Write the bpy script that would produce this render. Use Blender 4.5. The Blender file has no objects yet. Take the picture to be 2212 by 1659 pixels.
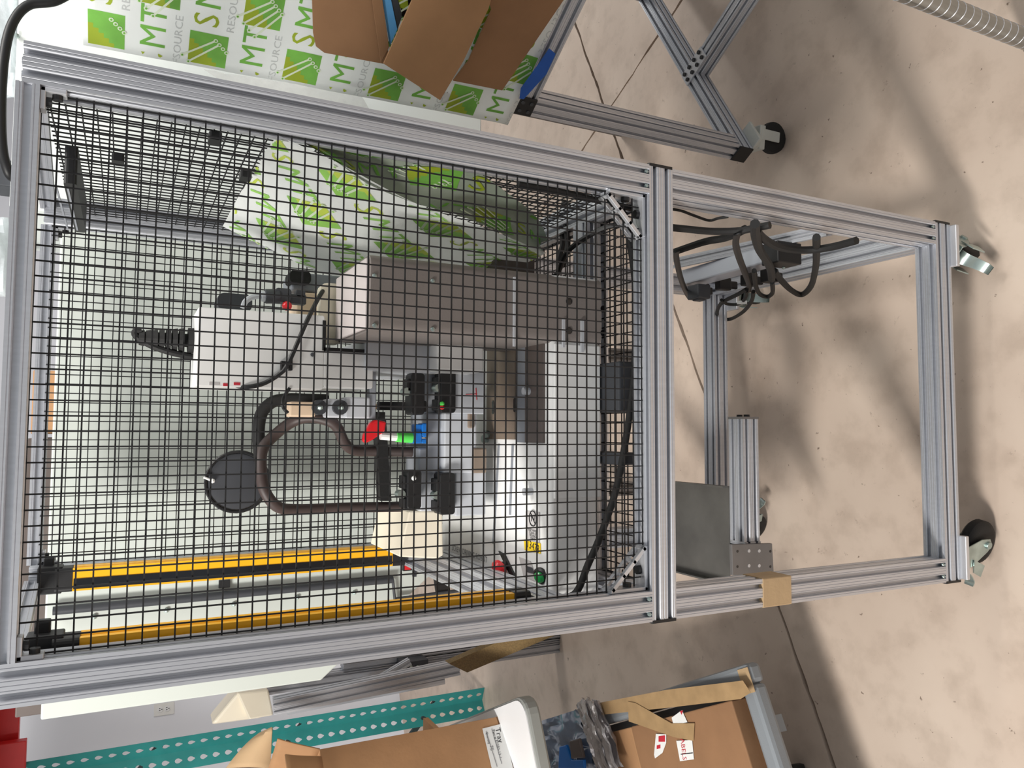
import bpy, math, random
from mathutils import Vector, Matrix, noise
from math import pi, sin, cos, radians
S = bpy.context.scene
COL = S.collection
random.seed(4)

# ------------------------------------------------------------------ camera (solved from the photograph)
FPX, YAW, PITCH, ROLL = 1653.328, .06926, .46854, .03552
CAM = Vector((.32091, -1.06572, 1.79165))
_fw = Vector((sin(YAW)*cos(PITCH), cos(YAW)*cos(PITCH), -sin(PITCH)))
_ri = Vector((cos(YAW), -sin(YAW), 0)); _up = _ri.cross(_fw)
R2 = cos(ROLL)*_ri + sin(ROLL)*_up
U2 = -sin(ROLL)*_ri + cos(ROLL)*_up
cd = bpy.data.cameras.new('camera'); cam = bpy.data.objects.new('camera', cd); COL.objects.link(cam)
cd.sensor_width = 36; cd.lens = FPX/2212*36; cd.clip_start = .02
mx = Matrix((-U2, R2, -_fw)).transposed().to_4x4(); mx.translation = CAM
cam.matrix_world = mx
S.camera = cam

# ------------------------------------------------------------------ world, lamps, exposure
S.view_settings.view_transform = 'Standard'
S.view_settings.look = 'None'
S.view_settings.exposure = 0.02
S.view_settings.gamma = 1
S.view_settings.use_curve_mapping = False
wd = bpy.data.worlds.new('world'); S.world = wd; wd.use_nodes = True
bg = wd.node_tree.nodes['Background']; bg.inputs[0].default_value = (.93, .97, 1, 1); bg.inputs[1].default_value = .42
def area(name, loc, target, sx, sy, power, color=(1, .97, .92)):
    l = bpy.data.lights.new(name, 'AREA'); l.shape = 'RECTANGLE'; l.size = sx; l.size_y = sy; l.energy = power; l.color = color
    o = bpy.data.objects.new(name, l); COL.objects.link(o); o.location = loc
    o.rotation_euler = (Vector(target)-Vector(loc)).to_track_quat('-Z', 'Y').to_euler()
    return o
area('ceiling_lamp', (-1.75, -1.0, 3.2), (.4, .2, .8), .45, 1.2, 126)
area('ceiling_lamp', (1.9, .1, 3.5), (.5, .3, .8), .6, 1.5, 56)
area('ceiling_lamp', (3.4, 3.1, 3.6), (2.0, 1.9, 0), .6, 1.6, 62)

# ------------------------------------------------------------------ pixel -> world helpers (photo is 2212 x 1659)
def ray(px, py): return _fw + R2*((829.5-py)/FPX) + U2*((1106-px)/FPX)
def onX(px, py, X): d = ray(px, py); return CAM + d*((X-CAM.x)/d.x)
def onY(px, py, Y): d = ray(px, py); return CAM + d*((Y-CAM.y)/d.y)
def onZ(px, py, Z): d = ray(px, py); return CAM + d*((Z-CAM.z)/d.z)
def onP(px, py, p, n): d = ray(px, py); return CAM + d*((Vector(p)-CAM).dot(n)/d.dot(n))

# ------------------------------------------------------------------ materials
def lin(c): return tuple((x/255/12.92 if x/255 <= .04045 else ((x/255+.055)/1.055)**2.4) for x in c)
def mat(name, rgb, rough=.5, metal=0., var=.06, scale=18, bump=0., bscale=200, trans=0., alpha=1., spec=.5, coat=0., stretch=None):
    m = bpy.data.materials.new(name); m.use_nodes = True; nt = m.node_tree; n = nt.nodes; L = nt.links
    b = n['Principled BSDF']; c = lin(rgb)
    tc = n.new('ShaderNodeTexCoord'); nz = n.new('ShaderNodeTexNoise'); nz.inputs['Scale'].default_value = scale; nz.inputs['Detail'].default_value = 4
    src = tc.outputs['Object']
    if stretch:
        mp = n.new('ShaderNodeMapping'); mp.inputs['Scale'].default_value = stretch; L.new(src, mp.inputs[0]); src = mp.outputs[0]
    L.new(src, nz.inputs['Vector'])
    rp = n.new('ShaderNodeValToRGB'); L.new(nz.outputs['Fac'], rp.inputs[0])
    rp.color_ramp.elements[0].position = .3; rp.color_ramp.elements[1].position = .7
    rp.color_ramp.elements[0].color = tuple(x*(1-var) for x in c)+(1,); rp.color_ramp.elements[1].color = tuple(min(1, x*(1+var)) for x in c)+(1,)
    L.new(rp.outputs[0], b.inputs['Base Color'])
    b.inputs['Roughness'].default_value = rough; b.inputs['Metallic'].default_value = metal
    b.inputs['Specular IOR Level'].default_value = spec; b.inputs['Coat Weight'].default_value = coat
    if bump:
        n2 = n.new('ShaderNodeTexNoise'); n2.inputs['Scale'].default_value = bscale; L.new(src, n2.inputs['Vector'])
        bp = n.new('ShaderNodeBump'); bp.inputs['Strength'].default_value = bump; bp.inputs['Distance'].default_value = .003; L.new(n2.outputs['Fac'], bp.inputs['Height'])
        L.new(bp.outputs[0], b.inputs['Normal'])
    if trans:
        t = n.new('ShaderNodeBsdfTranslucent'); L.new(rp.outputs[0], t.inputs[0]); mxs = n.new('ShaderNodeMixShader'); mxs.inputs[0].default_value = trans
        L.new(b.outputs[0], mxs.inputs[1]); L.new(t.outputs[0], mxs.inputs[2]); L.new(mxs.outputs[0], n['Material Output'].inputs[0])
    if alpha < 1: b.inputs['Alpha'].default_value = alpha
    return m
M = dict(
 alu=mat('extruded_aluminium', (196, 198, 204), .38, .68, .04, 6, stretch=(30, 30, 2)),
 alu_b=mat('bright_aluminium', (205, 206, 210), .36, .6, .04, 8),
 zinc=mat('zinc_plated_steel', (168, 182, 178), .3, .8, .2, 30),
 steel=mat('grey_steel_plate', (122, 119, 118), .5, .5, .08, 14),
 galv=mat('dull_sheet_steel', (112, 110, 106), .5, .55, .22, 9, .15, 60),
 black=mat('black_plastic', (20, 20, 22), .5, 0, .12, 20),
 wire=mat('black_coated_wire', (16, 16, 19), .6, 0, .05),
 rubber=mat('black_rubber', (21, 20, 20), .7, 0, .15, 25, .1),
 hose=mat('dark_brown_hose', (62, 50, 48), .55, 0, .2, 14),
 dgrey=mat('dark_grey_plastic', (58, 60, 65), .55, 0, .08, 12),
 white=mat('white_sheet_metal', (226, 231, 228), .5, 0, .015, 4),
 panel=mat('pale_machine_panel', (200, 206, 200), .55, 0, .02, 3),
 offw=mat('off_white_enamel', (236, 236, 235), .4, 0, .02, 6, coat=.15),
 lgrey=mat('light_grey_casting', (196, 199, 205), .5, .1, .03, 10),
 mgrey=mat('mid_grey_casting', (150, 154, 162), .5, .2, .05, 10),
 cream=mat('cream_cover', (232, 222, 202), .5, 0, .02, 5),
 peach=mat('tan_panel', (226, 200, 172), .6, 0, .03, 8),
 taupe=mat('taupe_column_paint', (132, 124, 120), .55, 0, .05, 8, .1, 300),
 cap=mat('pinkish_grey_cover', (206, 196, 194), .5, 0, .02, 6),
 midbrown=mat('brown_plate', (140, 124, 110), .45, .15, .06, 12),
 umber=mat('dark_brown_plate', (96, 86, 82), .45, .15, .08, 16),
 yellow=mat('safety_yellow', (240, 176, 20), .4, 0, .04, 16),
 lens=mat('black_lens', (10, 11, 16), .15, 0, .05, coat=.4),
 red=mat('red_plastic', (214, 20, 32), .3, 0, .05, coat=.4),
 redp=mat('red_rack_paint', (205, 30, 32), .45, 0, .08, 14),
 green=mat('green_plastic', (20, 150, 70), .35, 0, .05, coat=.3),
 lime=mat('clear_green_tube', (90, 215, 90), .3, 0, .05),
 blue=mat('blue_tape', (24, 84, 172), .6, 0, .07, 22, .15, 120),
 lblue=mat('pale_blue_strip', (96, 168, 226), .5, 0, .05),
 bluec=mat('blue_fitting', (20, 110, 196), .35, 0, .06),
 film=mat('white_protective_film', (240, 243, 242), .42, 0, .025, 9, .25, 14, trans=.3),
 film2=mat('film_fold_shade', (148, 158, 144), .45, 0, .03, 9, .2, 14),  # shade of the fold put into the colour, darker than the film
 filmgreen=mat('film_print_green', (128, 192, 84), .5, 0, .25, 10, trans=.3),
 filmolive=mat('film_print_olive', (168, 186, 52), .5, 0, .12, 10, trans=.3),
 filmgrey=mat('film_print_grey', (205, 208, 208), .5, 0, .04, 10, trans=.3),
 filmgreen_lit=mat('film_print_green_lit', (160, 214, 104), .5, 0, .2, 10, trans=.3),
 filmolive_lit=mat('film_print_olive_lit', (206, 222, 92), .5, 0, .12, 10, trans=.3),
 filmw=mat('film_print_white', (226, 236, 214), .5, 0, .04, 10, trans=.2),
 clear=mat('clear_film', (225, 222, 220), .16, 0, .12, 40, .6, 30, alpha=.4),
 card=mat('cardboard', (174, 132, 94), .8, 0, .07, 12, .12, 70),
 cardd=mat('cardboard_darker', (146, 108, 76), .8, 0, .08, 10, .12, 60),
 cardl=mat('cardboard_pale_inside', (212, 178, 138), .8, 0, .05, 14),
 tape=mat('brown_packing_tape', (170, 140, 102), .35, 0, .1, 24, .25, 60, coat=.2),
 mask=mat('tan_masking_tape', (180, 152, 116), .6, 0, .06, 30, .15, 150),
 teal=mat('teal_rack_paint', (44, 140, 138), .45, 0, .1, 12),
 dteal=mat('dark_rack_paint', (36, 52, 54), .5, 0, .12, 12),
 greyp=mat('grey_moulded_plastic', (134, 139, 144), .5, 0, .03, 8, .1, 300),
 tabw=mat('white_table_plastic', (235, 236, 238), .45, 0, .015, 6, .1, 400),
 tabg=mat('table_edge_grey', (150, 152, 148), .5, 0, .04, 12),
 bag=mat('clear_plastic_bag', (105, 118, 138), .16, 0, .3, 9, .5, 22, spec=.7, coat=.4),
 foil=mat('crinkled_silver_bag', (206, 202, 204), .25, .55, .15, 40, .8, 60),
 label=mat('white_label', (232, 232, 230), .6, 0, .02, 30),
 glabel=mat('grey_label', (188, 184, 184), .6, 0, .03, 30),
 ylabel=mat('yellow_label', (250, 212, 20), .6, 0, .03, 30),
 ink=mat('black_ink', (30, 30, 34), .7, 0, .02),
 gink=mat('grey_ink', (120, 120, 124), .7, 0, .02),
 rink=mat('red_ink', (190, 40, 56), .7, 0, .05),
 wood=mat('rough_timber', (120, 98, 62), .8, 0, .25, 5, .2, 40, stretch=(6, 40, 40)),
 wall=mat('painted_wall', (232, 234, 242), .8, 0, .015, 2),
 dirt=mat('dark_joint_filler', (46, 38, 34), .9, 0, .3, 40),
 chrome=mat('chrome_tube', (150, 152, 150), .22, .9, .1, 20),
 castw=mat('pale_grey_caster', (196, 198, 192), .5, .1, .05, 20),
 bubble=mat('bubble_wrap', (222, 228, 232), .3, 0, .06, 60, .6, 90, alpha=.75),
 silver=mat('silver_anodised_case', (188, 192, 202), .38, .5, .03, 10),
)
# concrete floor: painted beige, with scuffs and dark flecks
fm = bpy.data.materials.new('painted_concrete'); fm.use_nodes = True; nt = fm.node_tree; N = nt.nodes; L = nt.links; b = N['Principled BSDF']
tc = N.new('ShaderNodeTexCoord')
def nz(scale, detail=5, rough=.55):
    q = N.new('ShaderNodeTexNoise'); q.inputs['Scale'].default_value = scale; q.inputs['Detail'].default_value = detail; q.inputs['Roughness'].default_value = rough; L.new(tc.outputs['Object'], q.inputs['Vector']); return q.outputs['Fac']
def ramp(fac, p0, c0, p1, c1):
    r = N.new('ShaderNodeValToRGB'); L.new(fac, r.inputs[0]); e = r.color_ramp.elements; e[0].position = p0; e[0].color = c0; e[1].position = p1; e[1].color = c1; return r.outputs[0]
def mul(a, bb, f=1.):
    q = N.new('ShaderNodeMixRGB'); q.blend_type = 'MULTIPLY'; q.inputs[0].default_value = f; L.new(a, q.inputs[1]); L.new(bb, q.inputs[2]); return q.outputs[0]
base = ramp(nz(2.2), .3, lin((196, 176, 160))+(1,), .7, lin((212, 194, 178))+(1,))
blot = ramp(nz(9, 6, .6), .34, (.86, .85, .84, 1), .52, (1, 1, 1, 1))
mus = N.new('ShaderNodeTexMusgrave') if hasattr(bpy.types, 'ShaderNodeTexMusgrave') else None
fleck = ramp(nz(46, 3, .6), .265, (.36, .32, .30, 1), .31, (1, 1, 1, 1))
scuff = ramp(nz(17, 8, .78), .315, (.58, .54, .52, 1), .385, (1, 1, 1, 1))
c = mul(mul(mul(base, blot), fleck), scuff, .8)
L.new(c, b.inputs['Base Color']); b.inputs['Roughness'].default_value = .42; b.inputs['Specular IOR Level'].default_value = .35
M['floor'] = fm

# ------------------------------------------------------------------ mesh builder
class MB:
    def __init__(s): s.v = []; s.f = []; s.m = []; s.mats = []
    def mi(s, m):
        if m is None: return 0
        if m not in s.mats: s.mats.append(m)
        return s.mats.index(m)
    def add(s, vs, fs, m=None):
        o = len(s.v); s.v += [Vector(p) for p in vs]; k = s.mi(m)
        for f in fs: s.f.append([o+i for i in f]); s.m.append(k)
        return s
    def box(s, a, b, m=None):
        x0, x1 = sorted((a[0], b[0])); y0, y1 = sorted((a[1], b[1])); z0, z1 = sorted((a[2], b[2]))
        return s.add([(x0,y0,z0),(x1,y0,z0),(x1,y1,z0),(x0,y1,z0),(x0,y0,z1),(x1,y0,z1),(x1,y1,z1),(x0,y1,z1)],
              [(3,2,1,0),(4,5,6,7),(0,1,5,4),(1,2,6,5),(2,3,7,6),(3,0,4,7)], m)
    def hexa(s, low, high, m=None):
        n = len(low); vs = list(low)+list(high)
        return s.add(vs, [tuple(reversed(range(n))), tuple(range(n, 2*n))]+[(i, (i+1) % n, n+(i+1) % n, n+i) for i in range(n)], m)
    def obox(s, c, ax, ay, az, m=None):
        c = Vector(c); ax, ay, az = Vector(ax), Vector(ay), Vector(az)
        q = [c-ax-ay, c+ax-ay, c+ax+ay, c-ax+ay]
        return s.hexa([p-az for p in q], [p+az for p in q], m)
    def rbox(s, a, b, r, axis=2, n=4, m=None):     # box with rounded edges along one axis
        lo = [min(a[i], b[i]) for i in range(3)]; hi = [max(a[i], b[i]) for i in range(3)]
        i, j = [k for k in range(3) if k != axis]
        if axis == 1: i, j = 2, 0
        pts = []
        for (ci, cj, a0) in ((hi[i]-r, hi[j]-r, 0), (lo[i]+r, hi[j]-r, pi/2), (lo[i]+r, lo[j]+r, pi), (hi[i]-r, lo[j]+r, 1.5*pi)):
            for k in range(n+1):
                t = a0+pi/2*k/n; p = [0, 0, 0]; p[i] = ci+r*cos(t); p[j] = cj+r*sin(t); pts.append(p)
        def at(z): 
            o = []
            for p in pts: q = list(p); q[axis] = z; o.append(q)
            return o
        return s.hexa(at(lo[axis]), at(hi[axis]), m)
    def tube(s, pts, r, n=8, m=None, cap=True):
        pts = [Vector(p) for p in pts]; rs = r if isinstance(r, (list, tuple)) else [r]*len(pts)
        prev = None; rings = []
        for i, p in enumerate(pts):
            d = (pts[min(i+1, len(pts)-1)]-pts[max(i-1, 0)]).normalized()
            if prev is None: u = d.orthogonal().normalized()
            else:
                u = prev-d*prev.dot(d)
                u = u.normalized() if u.length > 1e-6 else d.orthogonal().normalized()
            prev = u; w = d.cross(u)
            rings.append([p+(u*cos(2*pi*k/n)+w*sin(2*pi*k/n))*rs[i] for k in range(n)])
        vs = [q for R in rings for q in R]; fs = []
        for i in range(len(pts)-1):
            for k in range(n): fs.append((i*n+k, i*n+(k+1) % n, (i+1)*n+(k+1) % n, (i+1)*n+k))
        if cap: fs += [tuple(reversed(range(n))), tuple(range((len(pts)-1)*n, len(pts)*n))]
        return s.add(vs, fs, m)
    def cyl(s, a, b, r, n=16, m=None, r2=None): return s.tube([a, b], [r, r if r2 is None else r2], n, m)
    def lathe(s, c, axis, prof, n=20, m=None):    # prof: (distance along axis, radius)
        a = Vector(axis).normalized(); return s.tube_rings([Vector(c)+a*t for t, r in prof], [r for t, r in prof], a, n, m)
    def tube_rings(s, ps, rs, a, n, m):
        u = a.orthogonal().normalized(); w = a.cross(u); vs = []; fs = []
        for p, r in zip(ps, rs): vs += [p+(u*cos(2*pi*k/n)+w*sin(2*pi*k/n))*max(r, 1e-4) for k in range(n)]
        for i in range(len(ps)-1):
            for k in range(n): fs.append((i*n+k, i*n+(k+1) % n, (i+1)*n+(k+1) % n, (i+1)*n+k))
        fs += [tuple(reversed(range(n))), tuple(range((len(ps)-1)*n, len(ps)*n))]
        return s.add(vs, fs, m)
    def sphere(s, c, r, m=None, n=10, sc=(1, 1, 1)):
        vs = []; fs = []; k = n//2
        for i in range(k+1):
            th = pi*i/k
            for j in range(n): vs.append(Vector(c)+Vector((r*sin(th)*cos(2*pi*j/n)*sc[0], r*sin(th)*sin(2*pi*j/n)*sc[1], r*cos(th)*sc[2])))
        for i in range(k):
            for j in range(n): fs.append((i*n+j, (i+1)*n+j, (i+1)*n+(j+1) % n, i*n+(j+1) % n))
        return s.add(vs, fs, m)
    def plate(s, poly, nrm, t, m=None):           # polygon in space given thickness along nrm
        n = Vector(nrm); low = [Vector(p) for p in poly]
        return s.hexa(low, [p+n*t for p in low], m)
    def grid(s, P, m=None, t=0., close=False):          # P rows of points -> sheet, optional thickness
        r, c = len(P), len(P[0]); vs = [Vector(p) for row in P for p in row]
        fs = [(i*c+j, i*c+j+1, (i+1)*c+j+1, (i+1)*c+j) for i in range(r-1) for j in range(c-1)]
        return s.add(vs, fs, m)
    def build(s, name, m, parent=None, smooth=False, label=None, bevel=0, solid=0):
        me = bpy.data.meshes.new(name); me.from_pydata([tuple(p) for p in s.v], [], s.f); me.validate()
        if s.mats and m is None:
            for q in s.mats: me.materials.append(q)
            if len(me.polygons) == len(s.m):
                for p, k in zip(me.polygons, s.m): p.material_index = k
        else: me.materials.append(m)
        o = bpy.data.objects.new(name, me); COL.objects.link(o)
        import bmesh as _b
        bm = _b.new(); bm.from_mesh(me); _b.ops.recalc_face_normals(bm, faces=bm.faces); bm.to_mesh(me); bm.free()
        if bevel:
            md = o.modifiers.new('bevel', 'BEVEL'); md.width = bevel; md.segments = 2; md.limit_method = 'ANGLE'
        if solid:
            md = o.modifiers.new('solid', 'SOLIDIFY'); md.thickness = solid; md.offset = 0
        if smooth:
            for p in me.polygons: p.use_smooth = True
            try: me.set_sharp_from_angle(angle=radians(38))
            except Exception: pass
        if parent: o.parent = parent; o.matrix_parent_inverse = Matrix.Translation(-parent.location) if parent.parent is None and parent.type == 'EMPTY' else Matrix()
        if label: o['label'] = label
        return o
def thing(name, label, cat, loc=(0, 0, 0), group=None):
    o = bpy.data.objects.new(name, None); o.empty_display_size = .05; COL.objects.link(o); o.location = loc
    o['label'] = label; o['category'] = cat
    if group: o['group'] = group
    return o
def tag(o, label, cat, group=None):
    o['label'] = label; o['category'] = cat
    if group: o['group'] = group
    return o
def struct(o): o['kind'] = 'structure'; return o
def copy_tree(o, parent, off):
    c = o.copy(); COL.objects.link(c); c.parent = parent
    if off is not None: c.location = o.location+Vector(off)
    for ch in [q for q in bpy.data.objects if q.parent == o]: copy_tree(ch, c, None)
    return c
def spline(pts, n=8):
    pts = [Vector(p) for p in pts]; o = []
    for i in range(len(pts)-1):
        p0 = pts[max(i-1, 0)]; p1 = pts[i]; p2 = pts[i+1]; p3 = pts[min(i+2, len(pts)-1)]
        for k in range(n):
            t = k/n; o.append(.5*((2*p1)+(p2-p0)*t+(2*p0-5*p1+4*p2-p3)*t*t+(3*p1-p0-3*p2+p3)*t**3))
    return o+[pts[-1]]
_tc = {}
def text_geo(body, size):
    if (body, size) in _tc: return _tc[(body, size)]
    cu = bpy.data.curves.new('t', 'FONT'); cu.body = body; cu.size = size; cu.resolution_u = 2; cu.align_x = 'CENTER'; cu.align_y = 'CENTER'
    o = bpy.data.objects.new('t', cu); COL.objects.link(o)
    bpy.context.view_layer.update()
    me = bpy.data.meshes.new_from_object(o.evaluated_get(bpy.context.evaluated_depsgraph_get()))
    r = ([v.co.copy() for v in me.vertices], [tuple(p.vertices) for p in me.polygons])
    bpy.data.objects.remove(o); bpy.data.meshes.remove(me); _tc[(body, size)] = r; return r
def text_on(mb, body, size, c, ux, uy, m=None, sx=1.):
    vs, fs = text_geo(body, size); c = Vector(c); ux = Vector(ux).normalized(); uy = Vector(uy).normalized()
    mb.add([c+ux*v.x*sx+uy*v.y for v in vs], fs, m)

# ------------------------------------------------------------------ 2 x 2 inch slotted extrusion
s = .0508
def section(size=s, nslot=2):
    h = size/2; pts = []
    if nslot == 2: sl = [(-h/2, .0038, .0105), (h/2, .0038, .0105)]; gr = [-h+.005, -.0055, 0, .0055, h-.005]
    else: sl = [(0, .0042, .007)]; gr = [-h+.005, h-.005]
    cuts = sorted([(c, w, d) for c, w, d in sl]+[(g, .0007, .0008) for g in gr])
    prof = [(-h, 0.)]
    for c, w, d in cuts:
        if w < .001: prof += [(c-w, 0), (c, d), (c+w, 0)]
        else: prof += [(c-w-.0012, 0), (c-w, .0016), (c-w, d), (c+w, d), (c+w, .0016), (c+w+.0012, 0)]
    for k in range(4):
        a = k*pi/2
        for x, d in prof:
            u, v = x, -(h-d); pts.append((u*cos(a)-v*sin(a), u*sin(a)+v*cos(a)))
    return pts
SEC2, SEC1 = section(), section(.0254, 1)
def extr(mb, a, b, sec=SEC2, up=None, m=None):
    a, b = Vector(a), Vector(b); d = (b-a).normalized()
    up = Vector(up) if up else (Vector((0, 0, 1)) if abs(d.z) < .9 else Vector((0, 1, 0)))
    x = d.cross(up).normalized(); y = x.cross(d)
    return mb.hexa([a+x*u+y*v for u, v in sec], [b+x*u+y*v for u, v in sec], m)
def bar(name, parent, a, b, sec=SEC2, m='alu', up=None): return extr(MB(), a, b, sec, up).build(name, M[m], parent)
def pbox(mb, x0, y0, x1, y1, Y, dep, m=None, r=0):   # block whose front face covers a frontal rectangle at depth Y
    a = onY(x0, (y0+y1)/2, Y); b2 = onY(x1, (y0+y1)/2, Y); l = onY((x0+x1)/2, y1, Y); q = onY((x0+x1)/2, y0, Y)
    lo = (l.x, Y, b2.z); hi = (q.x, Y+dep, a.z)
    return mb.rbox(lo, hi, r, 1, 3, m) if r else mb.box(lo, hi, m)

# ================================================================== SETTING
C0 = onZ(1310, 245, 0)                       # where the two floor joints cross
dA = Vector((cos(radians(26)), sin(radians(26)), 0)); dB = Vector((-sin(radians(26)), cos(radians(26)), 0))
fl = struct(MB().add([(-7, -4, -.03), (8, -4, -.03), (8, 9, -.03), (-7, 9, -.03)], [(0, 1, 2, 3)]).build('floor', M['dirt']))
def jag(t, k): return (noise.noise(Vector((t*9, k*7.3, 1)))*.006 + noise.noise(Vector((t*31, k*3.1, 4)))*.003)
gapA, gapB = .0062, .0048
for sa in (1, -1):
    for sb in (1, -1):
        edge = []
        ts = [x*.03 for x in range(0, 130)]+[9]
        e1 = [C0+dA*(sa*max(t, gapB))+dB*(sb*(gapA+jag(t*sa, sb))) for t in ts]
        e2 = [C0+dB*(sb*max(t, gapA))+dA*(sa*(gapB+jag(t*sb+40, sa))) for t in ts]
        far = [C0+dA*sa*9+dB*sb*9]
        loop = e1+far+list(reversed(e2[1:]))
        if sa*sb < 0: loop.reverse()
        top = [Vector((p.x, p.y, 0)) for p in loop]; n = len(top)
        o = MB().add(top+[p-Vector((0, 0, .02)) for p in top], [tuple(range(n))]+[(i, n+i, n+(i+1) % n, (i+1) % n) for i in range(n)]).build('slab', fm, fl)
# wall behind, parallel to the floor joint
wo = Vector((-.90, 4.5, 0))
wl = struct(MB().hexa([wo+dA*-4, wo+dA*4.5, wo+dA*4.5+dB*.1, wo+dA*-4+dB*.1], [p+Vector((0, 0, 3.4)) for p in (wo+dA*-4, wo+dA*4.5, wo+dA*4.5+dB*.1, wo+dA*-4+dB*.1)]).build('wall_back', M['wall']))

# ================================================================== MAIN CART
W, D, zc, zb, zr, zt = .78953, .765, .98261, .2008, 1.89427, 1.913
cart = thing('guard_cart', 'tall aluminium extrusion machine cart with black wire guards on locking casters', 'cart', (W/2, D/2, 0))
h = s/2
for x in (h, W-h):
    bar('post', cart, (x, h, zc), (x, h, zt), up=(0, 1, 0)); bar('post', cart, (x, h, zb), (x, h, zc-s), up=(0, 1, 0))
    bar('post', cart, (x, D-h, zb), (x, D-h, zt+.034), up=(0, 1, 0))
bar('crossbar', cart, (0.002, h, zc-h), (W-.002, h, zc-h)); bar('crossbar', cart, (s, D-h, zc-h), (W-s, D-h, zc-h))
bar('bottom_rail', cart, (.002, h, zb-h), (W-.002, h, zb-h)); bar('bottom_rail', cart, (s, D-h, zb-h), (W-s, D-h, zb-h))
bar('side_rail', cart, (W-h, s, zb-h), (W-h, D, zb-h))
bar('side_rail', cart, (W-h, s, zc-h), (W-h, D-s, zc-h)); bar('side_rail', cart, (h, s, zc-h), (h, D-s, zc-h))
bar('side_rail', cart, (h, s, 1.155), (h, D-s, 1.155))
for y in (.23, .56): bar('bearer_rail', cart, (s, y, zc-h), (W-s, y, zc-h))
for (a, b2) in (((s, .0127, zr+.0127), (W-s, .0127, zr+.0127)), ((s, D-.0127, zr+.0467), (W-s, D-.0127, zr+.0467)), ((W-.0127, s, zr+.0127), (W-.0127, D-s, zr+.0467)), ((.0127, s, zr+.0127), (.0127, D-s, zr+.0467))):
    bar('top_rail', cart, a, b2, SEC1)
for z in (zc-h, zb-h):
    for x, sg in ((0, -1), (W, 1)):
        mb = MB(); mb.rbox((x-.002 if sg > 0 else x-.003, -.0005, z-h-.0005), (x+.003 if sg > 0 else x+.002, s+.0005, z+h+.0005), .002, 0, 2); mb.build('end_cap', M['black'], cart, label='black plastic end cap')
# wire mesh panels
def wires(axis_u, axis_v, origin, lu, lv, pitch=.019, r=.00098):
    U, V = Vector(axis_u), Vector(axis_v); Nn = U.cross(V).normalized(); o = Vector(origin); mb = MB()
    def rod(p, q, w, off):
        mb.obox((p+q)/2+Nn*off, (q-p)/2, w*r, Nn*r)
    nu = int(lu/pitch); nv = int(lv/pitch); u0 = (lu-nu*pitch)/2; v0 = (lv-nv*pitch)/2
    for i in range(nu+1): p = o+U*(u0+i*pitch); rod(p, p+V*lv, U, r*.7)
    for i in range(nv+1): p = o+V*(v0+i*pitch); rod(p, p+U*lu, V, -r*.7)
    return mb
def panel(*a): o = wires(*a).build('wire_panel', M['wire'], cart, label='black coated wire mesh panel'); o['kind'] = 'stuff'
XX, YY, ZZ = (1, 0, 0), (0, 1, 0), (0, 0, 1)
panel(XX, ZZ, (s-.006, .0254, zc-.006), W-2*s+.012, zr-zc+.012)
panel(XX, ZZ, (s-.006, D-.0254, zc-.006), W-2*s+.012, zr-zc+.046)
panel(YY, ZZ, (W-.0254, s-.006, zc-.006), D-2*s+.012, zr-zc+.012)
panel(YY, ZZ, (.0254, s-.006, zc-.006), D-2*s+.012, .15)
panel(XX, YY, (s-.006, s-.006, zc-.04), W-2*s+.012, D-2*s+.012)
# slotted corner gussets at the crossbar and small L brackets at the top
def gusset(x0, sx, z0, L_=.075, y0=.012, dp=.03):
    mb = MB(); t = .006
    mb.box((x0, y0, z0), (x0+sx*L_, y0+dp, z0+t)); mb.box((x0, y0, z0), (x0+sx*t, y0+dp, z0+L_))
    a = Vector((x0+sx*L_, 0, z0+t)); b2 = Vector((x0+sx*t, 0, z0+L_)); d = (b2-a); nn = Vector((-d.z, 0, d.x)).normalized()*.007
    for ya, yb in ((y0, y0+.008), (y0+dp-.008, y0+dp)):
        mb.hexa([a+Vector((0, ya, 0)), b2+Vector((0, ya, 0)), b2+nn+Vector((0, ya, 0)), a+nn+Vector((0, ya, 0))], [p+Vector((0, yb-ya, 0)) for p in (a+Vector((0, ya, 0)), b2+Vector((0, ya, 0)), b2+nn+Vector((0, ya, 0)), a+nn+Vector((0, ya, 0)))])
    for k in (0, .3, .62, .93):
        c = a+d*k; e = d*.07
        mb.hexa([c+Vector((0, y0, 0)), c+e+Vector((0, y0, 0)), c+e+nn+Vector((0, y0, 0)), c+nn+Vector((0, y0, 0))], [c+Vector((0, y0+dp, 0)), c+e+Vector((0, y0+dp, 0)), c+e+nn+Vector((0, y0+dp, 0)), c+nn+Vector((0, y0+dp, 0))])
    g = mb.build('corner_gusset', M['alu_b'], cart, bevel=.0008, label='slotted aluminium corner gusset')
    bb = MB(); bb.cyl((x0+sx*.033, y0+dp/2, z0+t), (x0+sx*.033, y0+dp/2, z0+t+.007), .0075, 12); bb.cyl((x0+sx*t, y0+dp/2, z0+.033), (x0+sx*(t+.007), y0+dp/2, z0+.033), .0075, 12)
    o = bb.build('bolt', M['black'], None); o.parent = g
gusset(s, 1, zc); gusset(W-s, -1, zc)
def lbracket(x0, sx, y0, dp, m='alu_b', L_=.028, zr=zr):
    mb = MB(); mb.box((x0, y0, zr-.006), (x0+sx*L_, y0+dp, zr)); mb.box((x0, y0, zr-L_), (x0+sx*.006, y0+dp, zr))
    g = mb.build('corner_bracket', M[m], cart, bevel=.001)
    bb = MB(); bb.cyl((x0+sx*.016, y0+dp/2, zr-.006), (x0+sx*.016, y0+dp/2, zr-.012), .006, 12); bb.cyl((x0+sx*.006, y0+dp/2, zr-.018), (x0+sx*.012, y0+dp/2, zr-.018), .006, 12)
    o = bb.build('bolt', M['black'], None); o.parent = g
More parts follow.
